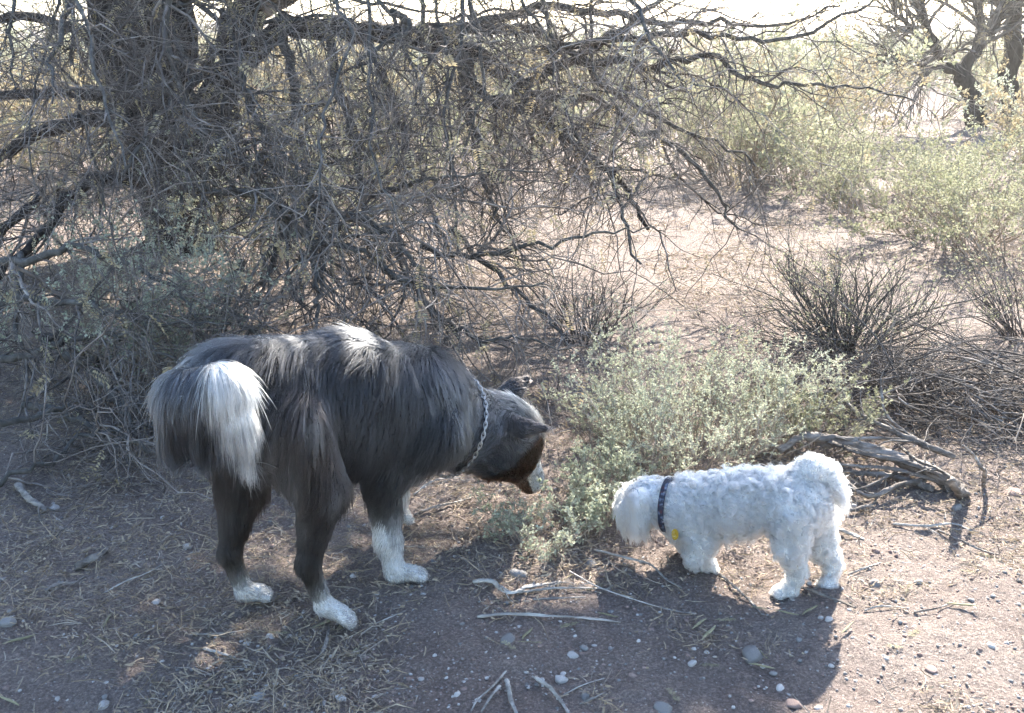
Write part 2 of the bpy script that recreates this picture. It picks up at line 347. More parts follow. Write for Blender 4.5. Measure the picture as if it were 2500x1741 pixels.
for i_ in range(16):      # slender upper branches that fill the skyline
    x0 = rng.uniform(-80, 1500); y0 = rng.uniform(-120, 60); Y0 = rng.uniform(4.8, 6.2); dx = rng.uniform(180, 420)*(1 if rng.random() < .75 else -1)
    limbs_px.append(([(x0, y0, Y0), (x0+dx*.35, y0+rng.uniform(-25, 40), Y0-.2), (x0+dx*.7, y0+rng.uniform(10, 90), Y0-.4), (x0+dx, y0+rng.uniform(60, 260), Y0-.6)], rng.uniform(.007, .014), .004))
for pts, r0, r1 in trunks:
    c, r = limb(pts, r0, r1, 30, 0.02)
    r = r*(1+0.12*vnoise(np.stack([np.arange(30)*0.7, np.full(30, r0*99), np.zeros(30)], -1), 1, 3))
    c[0, 2] = -0.05
    V, q = tubes(c[None], r[None], 14)
    V = V + (vnoise(V, 14, 5)*0.022+vnoise(V, 40, 6)*0.008)[:, None]*norm(V-V.mean(0))
    add_part('trunk', V, q, M['bark'], tree, off=TB)

all_limb = []
lv2_P, lv2_R = [], []
for li, (pts, r0, r1) in enumerate(limbs_px):
    c, r = limb(pts, r0, r1, None, 0.006+0.10*r0)
    V, q = tubes(c[None], r[None], 8)
    br = add_part('branch', V, q, M['bark'] if li < 6 else M['limb'], tree, off=TB)
    L = np.linalg.norm(np.diff(c, axis=0), axis=1).sum()
    c1, r1_ = c[None], r[None]
    acc = Acc()
    n1 = int(L*9)+4
    pos, d, rad, _ = sprout(c1, r1_, n1, 25, 75, 0.12, 1.0)
    d = norm(d + np.array([0.05, -0.15, -0.12]))
    l1 = rng.uniform(0.25, 0.95, n1)
    p1 = grow(pos, d, l1, 9, 0.24, 0.045, zig=0.20); R1 = taper(np.clip(rad*0.5, 0.0024, 0.0075)*rng.uniform(0.6, 1.1, n1), 10, 0.3)
    acc.add(*tubes(p1, R1, 5))
    n2 = n1*6
    pos, d, rad, _ = sprout(p1, R1, n2, 25, 80, 0.1, 1.0)
    p2 = grow(pos, d, rng.uniform(0.10, 0.42, n2), 7, 0.28, 0.03, zig=0.22); R2 = taper(np.clip(rad*0.6, 0.0013, 0.0032), 8, 0.35)
    acc.add(*tubes(p2, R2, 4))
    n3 = n1*9
    pos, d, rad, _ = sprout(p2, R2, n3, 25, 80, 0.1, 1.0)
    p3 = grow(pos, d, rng.uniform(0.04, 0.18, n3), 4, 0.25, 0.02); R3 = taper(np.clip(rad*0.7, 0.0008, 0.0016), 5, 0.5)
    acc.add(*tubes(p3, R3, 3))
    V = np.concatenate(acc.V)-TB; me = mesh('twigs', V, [np.concatenate(acc.F[4])], M['paletwig' if li % 3 == 1 and li > 16 else 'twig'])
    obj('twigs', me, br, 'stuff')
    all_limb.append((c, r)); lv2_P.append(p2); lv2_R.append(R2)

# dry pinnate leaves hanging in the branches
def pinnate(base, d, length, nl, r=rng, leafl=0.016, leafw=0.0055):
    """a feathered leaf: n of them, nl leaflet pairs each"""
    n = len(base); d = norm(d); s = norm(np.cross(d, r.normal(size=(n, 3)))); up = np.cross(d, s)
    t = np.linspace(0.15, 1, nl)
    bend = (r.uniform(-0.25, 0.25, n))[:, None, None]
    line = base[:, None]+d[:, None]*(t[None, :, None]*np.asarray(length)[:, None, None])+up[:, None]*(bend*t[None, :, None]**2*np.asarray(length)[:, None, None])
    Vs, Fs, off = [], [], 0
    for sg in (-1, 1):
        dd = norm(s[:, None]*sg+d[:, None]*0.35+up[:, None]*r.normal(0, 0.25, (n, nl))[..., None]).reshape(-1, 3)
        v, f = leaf_quads(line.reshape(-1, 3), dd, np.full(n*nl, leafl)*r.uniform(0.7, 1.2, n*nl), np.full(n*nl, leafw), r)
        Vs.append(v); Fs.append(f+off); off += len(v)
    return np.concatenate(Vs), np.concatenate(Fs)
P2 = np.concatenate(lv2_P); R2a = np.concatenate(lv2_R)
pos, d, _, _ = sprout(P2, R2a, 800, 20, 90, 0.3, 1.0)
V, q = pinnate(pos, norm(d+np.array([0, 0, -1.2])), rng.uniform(0.06, 0.13, len(pos)), 11, leafl=.018, leafw=.0065)
add_part('leaves', V, q, M['dryleaf'], tree, 'stuff', TB)

# upper crown: limbs fanning out from the tops of the trunks, unseen above the picture, shaped for its shade
tops = np.array([limb(p, 1, 1, 12, 0)[0][k] for p, _, _ in trunks for k in (7, 9, 11)])
nA = 84
st = tops[rng.integers(0, len(tops), nA)]
# crown as a flattened umbrella; target points on it
th = rng.uniform(0, 2*np.pi, nA); rr = np.sqrt(rng.random(nA))
CC = np.array([-0.75, 6.5, 2.7])
tgt = CC + np.stack([np.cos(th)*rr*2.7, np.sin(th)*rr*2.7, rng.uniform(-0.35, 0.9, nA)-0.5*rr**2], -1)
nB = 34; shp = np.stack([rng.uniform(-1.3, .42, nB), rng.uniform(1.1, 2.5, nB), np.zeros(nB)], -1); zz = rng.uniform(2.3, 3.7, nB)  # first limbs aimed along the sun direction to shade the foreground
tgt[:nB] = shp+np.array(sdir)[None]*(zz/sdir[2])[:, None]
mid = (st+tgt)/2+np.stack([rng.normal(0, .15, nA), rng.normal(0, .15, nA), rng.uniform(0.2, 0.6, nA)], -1)
tt = np.linspace(0, 1, 14)[None, :, None]
pc = (1-tt)**2*st[:, None]+2*tt*(1-tt)*mid[:, None]+tt**2*tgt[:, None]+rng.normal(0, 0.02, (nA, 14, 3))
rc = np.linspace(0.045, 0.012, 14)[None, :]*rng.uniform(0.7, 1.2, nA)[:, None]
acc = Acc(); acc.add(*tubes(pc, rc, 6))
def shade_keep(p):  # keeps growth where shade is wanted, leaves gaps for sun patches
    xs = p[:, 0]-p[:, 2]*sdir[0]/sdir[2]; ys = p[:, 1]-p[:, 2]*sdir[1]/sdir[2]
    q_ = np.stack([xs, ys], -1); gap = vnoise(q_, 3.1, 91)+.5*vnoise(q_, 7.5, 92)
    thin = np.where(ys < 1.68, -.30, np.where(ys < 1.98, .25, .0))
    return (xs < .10+.285*ys) & ((ys < 2.5) | (xs < -.3-.1*(ys-3))) & (p[:, 2] > 1.5) & (gap < thin-.55*(ys > 3))
pos, d, rad, _ = sprout(pc, rc, 3400, 20, 80, 0.25, 1.0)
k = shade_keep(pos+d*.25); pos, d, rad = pos[k], d[k], rad[k]
p1 = grow(pos, d, rng.uniform(0.25, 0.7, len(pos)), 7, 0.2, 0.02, zig=0.1); R1 = taper(np.clip(rad*0.5, 0.004, 0.012), 8, 0.3); p1 = p1[shade_keep(p1[:, -1])]; R1 = R1[:len(p1)]; acc.add(*tubes(p1, R1, 4))
pos, d, rad, _ = sprout(p1, R1, 8000, 20, 80, 0.1, 1.0)
p2 = grow(pos, d, rng.uniform(0.1, 0.4, 8000), 5, 0.22, 0.02); R2 = taper(np.clip(rad*0.6, 0.0018, 0.005), 6, 0.35); acc.add(*tubes(p2, R2, 3))
me = mesh('crown', np.concatenate(acc.V)-TB, [np.concatenate(acc.F[4])], M['twig']); crown = obj('crown', me, tree, 'stuff'); TOP_Z = max(float(np.concatenate(acc.V)[:, 2].max()), float(tops[:, 2].max())+.15)
def zmin_ok(p): return p[:, 2] > 1.55
pos, d, _, _ = sprout(p2, R2, 34000, 20, 90, 0.1, 1.0)
k = shade_keep(pos+rng.normal(0, .03, pos.shape)); pos, d = pos[k], d[k]
V, q = pinnate(pos, norm(d+np.array([0, 0, -0.6])), rng.uniform(0.05, 0.11, len(pos)), 5, leafl=0.03, leafw=0.014)
add_part('leaves', V, q, M['crownleaf'], crown, 'stuff', TB)  # crown foliage added to thicken the shade below

# ------------------------------------------------------------------ shrubs
def shrub_parts(h, w, nstem, nleaf, r, base_r=0.06, stem_r=0.005, leaf=(0.010, 0.006), spread=1.0, lv2=5, lv3=4, droop=0.0, leaf_t=0.25, wob=.10):
    """stems and leaves around the origin; returns two (V, faces)"""
    a = r.uniform(0, 2*np.pi, nstem); rad = base_r*np.sqrt(r.random(nstem))
    st_ = np.stack([np.cos(a)*rad, np.sin(a)*rad, np.full(nstem, -0.02)], -1)
    lean = r.random(nstem)**0.7*spread
    d = norm(np.stack([np.cos(a)*lean*w/h, np.sin(a)*lean*w/h, np.full(nstem, 1.0)], -1))
    Ln = h*(0.65+0.45*r.random(nstem))*np.sqrt(1+(lean*w/h)**2)*0.85
    p0 = grow(st_, d, Ln, 8, wob, droop, r, minz=-0.02); r0 = taper(stem_r*r.uniform(0.5, 1.2, nstem), 9, 0.3)
    acc = Acc(); acc.add(*tubes(p0, r0, 5))
    n1 = nstem*lv2; pos, d, rd, _ = sprout(p0, r0, n1, 18, 60, 0.2, 1.0, r)
    p1 = grow(pos, norm(d+np.array([0, 0, 0.25])), h*r.uniform(0.18, 0.45, n1), 5, 0.16, 0, r); r1 = taper(np.clip(rd*0.6, 0.0009, 1), 6, 0.4)
    acc.add(*tubes(p1, r1, 3))
    n2 = n1*lv3; pos, d, rd, _ = sprout(p1, r1, n2, 18, 65, 0.15, 1.0, r)
    p2 = grow(pos, norm(d+np.array([0, 0, 0.3])), h*r.uniform(0.06, 0.18, n2), 4, 0.16, 0, r); r2 = taper(np.clip(rd*0.7, 0.0006, 1), 5, 0.5)
    acc.add(*tubes(p2, r2, 3))
    stems = (np.concatenate(acc.V), np.concatenate(acc.F[4]))
    if nleaf:
        pos, d, _, _ = sprout(p2, r2, nleaf, 30, 80, leaf_t, 1.0, r)
        L = leaf[0]*r.uniform(0.6, 1.3, nleaf); leaves = leaf_quads(pos, d, L, L*leaf[1]/leaf[0], r)
    else: leaves = None
    return stems, leaves
def shrub(name, label, loc, h, w, seed, nstem=26, nleaf=9000, stem_m='drytwig', leaf_m='sage', group=None, cat='bush', **kw):
    r = np.random.default_rng(seed); st_, lv = shrub_parts(h, w, nstem, nleaf, r, **kw)
    e = empty(name, loc); tag(e, label, cat, group)
    obj('stems', mesh('stems', *st_, M[stem_m]), e, 'stuff')
    if lv: obj('leaves', mesh('leaves', *lv, M[leaf_m]), e, 'stuff')
    return e
def dup(root, loc, rz=0.0, sc=1.0, label=None, group=None):
    r_ = root.copy(); COL.objects.link(r_); r_.location = loc; r_.rotation_euler = (0, 0, rz); r_.scale = (sc, sc, sc)
    if label: r_['label'] = label
    if group: r_['group'] = group
    for ch in list(root.children):
        c = ch.copy(); COL.objects.link(c); c.parent = r_
    return r_
def gl(px, py, dz=0.0):
    g = G(px, py); return (g[0], g[1], float(gz(g[0], g[1]))+dz)

# the grey-green bush between the dogs, and its outliers
shrub('saltbush', 'big rounded grey-green bush between the two dogs', gl(1690, 1115), 0.335, 0.30, 21, 85, 38000, leaf=(0.0064, 0.0036), base_r=0.22, lv2=6, lv3=5, stem_r=0.0034)
shrub('saltbush', 'leafy green sprig bush at the edge of the weathered log, beside the white tail', gl(1990, 1085), 0.22, 0.22, 22, 34, 10000, leaf_m='green', leaf=(0.0075, 0.0042), base_r=0.08, stem_r=0.003)
shrub('saltbush', 'low grey-green bush right under the muzzle of the grey dog', gl(1480, 1225), 0.17, 0.13, 23, 40, 11000, leaf=(.0065, .0038), base_r=0.08, stem_r=0.003)
shrub('saltbush', 'sparse twiggy little bush on the dirt between the grey forepaw and white face', gl(1310, 1325), 0.12, 0.17, 24, 40, 2600, leaf=(0.009, 0.005), base_r=0.08, stem_r=0.0022)
shrub('saltbush', 'small upright grey-green sprig in front of the white dog nose', gl(1430, 1310), 0.15, 0.10, 25, 14, 2200, base_r=0.04, stem_r=0.002)
shrub('saltbush', 'thin pale green bush behind the ear of the grey dog', gl(1500, 1085), 0.20, 0.13, 26, 36, 8000, leaf=(.0065, .0038), base_r=0.1, stem_r=0.003)
# grey-green sprays under the mesquite
shrub('saltbush', 'grey-green bush tangled in the mesquite above the tail plume', gl(430, 960), 0.55, 0.28, 27, 30, 5000, base_r=0.14, stem_r=0.004, leaf=(0.013, 0.007))
shrub('saltbush', 'dull green bush deep in the mesquite shade at the edge of the picture', gl(230, 920), 0.6, 0.45, 28, 34, 4500, base_r=0.18, stem_r=0.004, leaf=(0.013, 0.007))
shrub('saltbush', 'pale green bush right of the mesquite trunk under the branches', gl(640, 680), 0.75, 0.5, 29, 36, 9000, base_r=0.18, leaf=(0.016, 0.009))
shrub('saltbush', 'pale green bush behind the hanging mesquite branches above the grey back', gl(900, 600), 0.8, 0.6, 30, 36, 9000, leaf_m='green', base_r=0.2, leaf=(0.018, 0.01))
# the dry shrub with dark stems in the clearing
shrub('dry_shrub', 'half bare shrub with a dense fan of dark stems in the sunny clearing', gl(2075, 850), 0.48, 0.60, 31, 80, 2600, stem_m='limb', leaf_m='green', base_r=0.085, stem_r=0.0046, wob=.19, leaf=(0.010, 0.005), lv2=6, lv3=4, leaf_t=0.5)
shrub('dry_shrub', 'wispy leafless shrub at the picture edge beyond the dead brush', gl(2520, 830), 0.40, 0.55, 32, 60, 1500, stem_m='twig', leaf_m='green', base_r=0.12, stem_r=0.004, lv2=4, lv3=3)
shrub('dry_shrub', 'twiggy grey shrub with bent stems in front of the hanging branches', gl(1440, 830), 0.34, 0.40, 33, 40, 900, stem_m='twig', leaf_m='sage', base_r=0.10, stem_r=0.0045, lv2=4, lv3=3)

# green bushes at the far side of the clearing
gb = [(2480, 640, .55, .75, 41, 'bright green bush at the picture edge above the wispy shrub'), (2330, 590, .5, .7, 42, 'bright green leaning bush just behind the dark stemmed dry shrub'),
      (2150, 520, .55, .7, 43, 'loose straw-green bush at the rim of the sunny clearing'), (1960, 455, .65, .7, 44, 'straw-green bush behind the clearing under the thin branch tips'),
      (1790, 440, .75, .7, 45, 'dark based green bush at the far left rim of the clearing'), (2380, 470, .55, .8, 46, 'pale green bush in front of the pair of distant trees')]
for px, py, h, w, sd, lab in gb:
    shrub('green_bush', lab, gl(px, py), h, w, sd, 60, 15000, leaf_m='green', base_r=0.32, stem_r=0.005, leaf=(0.017, 0.008), lv2=6, lv3=4, spread=1.25, group='green bushes around the clearing')
# scattered desert shrubs out to the skyline
pro = [shrub('desert_shrub', 'pale desert shrub on the hazy flat beyond the clearing', (0, 0, 0), 0.9, 0.9, 60+i, 34, 3800, leaf_m=['green', 'sage', 'dryleaf'][i], base_r=0.34, stem_r=0.007, leaf=(0.034, 0.017), lv2=5, lv3=3, spread=1.25, group='desert shrubs on the flat beyond the clearing') for i in range(3)]
for o_, lb_ in zip(pro, ('pale green desert shrub on the flat beyond the clearing', 'grey-green desert shrub on the flat beyond the clearing', 'straw-coloured desert shrub on the flat beyond the clearing')): o_['label'] = lb_
spots = []
rr_ = np.random.default_rng(5)
while len(spots) < 210:
    Y = 9+rr_.random()**1.6*80; X = (rr_.random()*2-1)*(Y*0.52+1.0)
    if Y < 15.5 and .33 < X/Y < .52: continue
    if all((X-a)**2+(Y-b)**2 > (0.35+0.02*Y)**2 for a, b in spots): spots.append((X, Y))
for i, (X, Y) in enumerate(spots):
    s = rr_.uniform(0.7, 1.45)*(1 if Y < 30 else 1.3); z = float(gz(X, Y))-0.03; rz = rr_.uniform(0, 6.28)
    if i < 3: pro[i].location = (X, Y, z); pro[i].rotation_euler = (0, 0, rz); pro[i].scale = (s, s, s)
    else: dup(pro[rr_.choice(3, p=[.45, .2, .35])], (X, Y, z), rz, s)

# the two distant trees
def far_tree(label, pts, r0, r1, forks, seed):
    r = np.random.default_rng(seed)
    base = P(*pts[0]); e = empty('mesquite_tree', (base[0], base[1], 0)); tag(e, label, 'tree', 'pair of distant dark trees'); off = np.array(e.location)
    w = np.array([P(*p) for p in pts]); w[0, 2] = -0.1; c = catmull(w, 16)+r.normal(0, 0.02, (16, 3)); rad = np.linspace(r0, r1, 16)
    V, q = tubes(c[None], rad[None], 9); V = V+(vnoise(V, 6, 2)*0.03)[:, None]*norm(V-V.mean(0)); add_part('trunk', V, q, M['bark'], e, off=off)
    for f, a, b in forks:
        w = np.array([P(*p) for p in f]); c = catmull(w, 12)+r.normal(0, 0.025, (12, 3)); rad = np.linspace(a, b, 12)
        V, q = tubes(c[None], rad[None], 7); br = add_part('branch', V, q, M['bark'], e, off=off)
        acc = Acc(); n1 = 26
        pos, d, rd, _ = sprout(c[None], rad[None], n1, 20, 70, 0.2, 1, r); p1 = grow(pos, d, r.uniform(0.5, 1.6, n1), 8, 0.16, 0.0, r, zig=0.1); R1 = taper(np.clip(rd*.5, .008, .03), 9, .3); acc.add(*tubes(p1, R1, 4))
        pos, d, rd, _ = sprout(p1, R1, n1*6, 20, 75, 0.15, 1, r); p2 = grow(pos, d, r.uniform(0.2, 0.7, n1*6), 5, 0.2, 0.0, r); R2_ = taper(np.clip(rd*.5, .004, .01), 6, .4); acc.add(*tubes(p2, R2_, 3))
        tw = add_part('twigs', np.concatenate(acc.V), np.concatenate(acc.F[4]), M['twig'], br, 'stuff', off)
        pos, d, _, _ = sprout(p2, R2_, 60, 20, 80, 0.2, 1, r); V, q = pinnate(pos, norm(d+np.array([0, 0, -1.0])), r.uniform(.1, .2, len(pos)), 7, r, 0.05, 0.02)
        add_part('leaves', V, q, M['dryleaf'], br, 'stuff', off)
    return e
far_tree('forked dark tree with a leaning trunk, the wider of the distant pair', [(2390, 300, 15), (2375, 240, 15), (2345, 185, 15)], 0.15, 0.12,
         [([(2350, 190, 15), (2310, 140, 15), (2275, 90, 14.8), (2250, 30, 14.7), (2240, -80, 14.6)], 0.085, 0.04), ([(2345, 185, 15), (2375, 130, 15), (2390, 60, 15.2), (2385, -20, 15.3), (2390, -120, 15.4)], 0.09, 0.04),
          ([(2330, 170, 15), (2270, 160, 14.6), (2210, 150, 14.4), (2150, 110, 14.2)], 0.05, 0.015), ([(2380, 110, 15), (2430, 60, 15.1), (2450, 0, 15.2), (2470, -80, 15.3)], 0.05, 0.02), ([(2290, 120, 14.9), (2230, 70, 14.6), (2190, 20, 14.5), (2170, -60, 14.5)], 0.045, 0.02)], 71)
far_tree('straight dark tree at the picture edge, the slimmer of the distant pair', [(2460, 300, 15.6), (2462, 220, 15.6), (2470, 130, 15.6), (2475, 60, 15.6), (2465, -60, 15.6)], 0.15, 0.10,
         [([(2470, 130, 15.6), (2510, 90, 15.5), (2560, 40, 15.4), (2600, -40, 15.4)], 0.06, 0.03), ([(2475, 60, 15.6), (2450, 10, 15.7), (2430, -60, 15.8)], 0.06, 0.03), ([(2475, 50, 15.6), (2500, -20, 15.5), (2540, -90, 15.4)], 0.05, 0.03)], 72)

# ------------------------------------------------------------------ dead wood
def stick(name, label, pts, r0, r1, m='deadwood', cat='stick', n=None, sides=8, knots=0.25, group=None, twigs=0, seed=0, rough_=0.0):
    """pts: list of (px, py, lift) on the ground plane"""
    r = np.random.default_rng(sum(map(ord, label))*7919 % 10007 if seed == 0 else seed)
    w = []
    for px, py, lift in pts:
        g = G(px, py, lift); w.append((g[0], g[1], float(gz(g[0], g[1]))+lift))
    w = np.array(w); n = n or max(8, len(pts)*5); r0, r1 = (r0*.72, r1*.72) if cat != 'stick' else (r0*.55, r1*.55); c = catmull(w, n); c[1:-1] += r.normal(0, r0*0.10, (n-2, 3))
    rad = np.linspace(r0, r1, n)*(1+knots*(r.random(n)-0.5)); rad[0] *= 0.75
    base = c[0].copy()
    acc = Acc()
    V, q = tubes(c[None], rad[None], sides)
    if rough_:
        an = np.tile(np.arange(sides)*2*np.pi/sides, n); kk = np.repeat(np.arange(n), sides)
        gq = np.stack([np.cos(an)*2.2, np.sin(an)*2.2, kk*0.10+seed], -1)
        V = V+(vnoise(gq, 1.0, 7)*rough_*1.1+vnoise(V, 50, 9)*rough_*.35)[:, None]*norm(V-np.repeat(c, sides, 0))
    acc.add(V, q)
    for e0, k in ((0, 0), (n-1, 1)):     # close the ends
        ring = np.arange(sides)+e0*sides; Vc = c[e0:e0+1]
        acc.V.append(Vc); ci = acc.n; acc.n += 1
        f = np.stack([ring, np.roll(ring, -1), np.full(sides, ci)], -1); acc.F[3].append(f if k else f[:, ::-1])
    if twigs:
        pos, d, rd, _ = sprout(c[None], rad[None], twigs, 20, 60, 0.25, 1, r)
        p1 = grow(pos, norm(d*np.array([1, 1, 0.35])), r.uniform(0.05, 0.16, twigs), 5, 0.16, 0.06, r, minz=None); R1 = taper(np.clip(rd*0.5, 0.001, 0.006), 6, 0.4)
        acc.add(*tubes(p1, R1, 4))
    V = np.concatenate(acc.V)-base
    me = mesh(name, V, [np.concatenate(f) for f in acc.F.values() if f], M[m]); o = obj(name, me); o.location = base
    return tag(o, label, cat, group)

stick('dead_log', 'thick split grey log curving down behind the white tail', [(2330, 1190, .01), (2270, 1150, .05), (2150, 1105, .07), (2050, 1075, .085), (1960, 1070, .085), (1900, 1100, .05)], 0.030, 0.013, cat='log', twigs=0, rough_=0.008, n=40, sides=12, seed=81)
stick('dead_log', 'weathered grey log under the split one, running into the bush', [(2350, 1200, .0), (2290, 1165, .03), (2180, 1110, .045), (2090, 1090, .05), (1990, 1085, .04)], 0.022, 0.010, cat='log', rough_=0.007, n=36, sides=10, seed=82)
stick('dead_branch', 'forked grey dead branch lying across the end of the log', [(2260, 1170, .02), (2200, 1180, .03), (2120, 1210, .02), (2060, 1170, .02), (2010, 1180, .01)], 0.012, 0.005, cat='branch', twigs=6, seed=83)
stick('dead_stump', 'short broken stump of splintered grey wood at the log end', [(2350, 1205, .0), (2340, 1195, .05), (2330, 1180, .10), (2322, 1165, .13)], 0.024, 0.010, cat='stump', rough_=0.010, n=20, sides=10, seed=84)
stick('dead_branch', 'tall crooked dead stem rising behind the broken stump', [(2400, 1185, .0), (2405, 1150, .06), (2395, 1140, .09), (2380, 1115, .12), (2362, 1095, .15), (2350, 1085, .17)], 0.009, 0.004, cat='branch', seed=85)
stick('dead_branch', 'long grey dead limb slanting through the dry brush heap', [(2330, 1120, .06), (2240, 1080, .10), (2150, 1040, .12), (2080, 1000, .14), (2060, 960, .17)], 0.014, 0.006, cat='branch', twigs=8, seed=86)
stick('dead_branch', 'dark dead limb propped on the dry brush heap', [(2290, 1110, .04), (2210, 1060, .08), (2160, 1010, .14), (2150, 950, .2)], 0.010, 0.005, cat='branch', twigs=8, seed=87)
stick('dead_branch', 'low dark branch curving under the split log', [(2130, 1230, .005), (2070, 1240, .012), (2020, 1225, .02), (1960, 1240, .01)], 0.010, 0.005, cat='branch', seed=88)

for i_, (lab, x0, y0, x1, y1, lf_, rr0) in enumerate([
    ('splintered grey branch lying along the top of the split log', 2300, 1160, 1985, 1062, .10, .010), ('thin grey branch slung between the two logs', 2310, 1180, 1930, 1098, .05, .008), ('cracked grey branch beneath both logs', 2280, 1195, 1990, 1120, .02, .012),
    ('pale split branch poking out of the log end', 2345, 1185, 2190, 1085, .085, .009), ('dark thin branch crossing behind the split log', 2250, 1090, 1960, 1050, .10, .007), ('grey branch dipping from the logs towards the white tail', 2240, 1150, 2060, 1195, .03, .007)]):
    stick('dead_branch', lab, [(x0, y0, lf_*.5), (x0*.66+x1*.34, y0*.66+y1*.34-6, lf_*.9), (x0*.33+x1*.67, y0*.33+y1*.67+5, lf_), (x1, y1, lf_*.7)], rr0, rr0*.45, cat='branch', rough_=rr0*.4, n=24, twigs=4, seed=700+i_)
brush = [
    ('heap of dry grey twigs beyond the split log', 2250, 1020, .16, .46, 91, 150),
    ('heap of dry grey twigs at the picture edge past the dead stem', 2480, 1010, .18, .42, 92, 150),
    ('thin layer of dry twigs below the dark stemmed shrub', 2120, 930, .10, .38, 93, 110),
]
for lab, px, py, h, w, sd, n in brush:
    r = np.random.default_rng(sd); o0 = np.array(gl(px, py))
    a = r.uniform(0, 6.28, n); st_ = np.stack([r.normal(0, w*.55, n), r.normal(0, w*.38, n), r.uniform(0.0, h, n)], -1)
    d = np.stack([np.cos(a), np.sin(a)*0.6, r.normal(0, 0.25, n)], -1)
    p1 = grow(st_, d, r.uniform(.2, .6, n), 8, 0.10, 0.03, r, minz=0.0); R1 = taper(r.uniform(.0016, .0045, n), 9, .35); acc = Acc(); acc.add(*tubes(p1, R1, 4))
    pos, d, rd, _ = sprout(p1, R1, n*7, 15, 60, .1, 1, r); p2 = grow(pos, d, r.uniform(.06, .22, n*7), 5, .14, .03, r, minz=0.0); acc.add(*tubes(p2, taper(np.clip(rd*.6, .0008, .002), 6, .5), 3))
    o = obj('brush_heap', acc.mesh('brush_heap', M['twig'])); o.location = o0; tag(o, lab, 'brush heap')

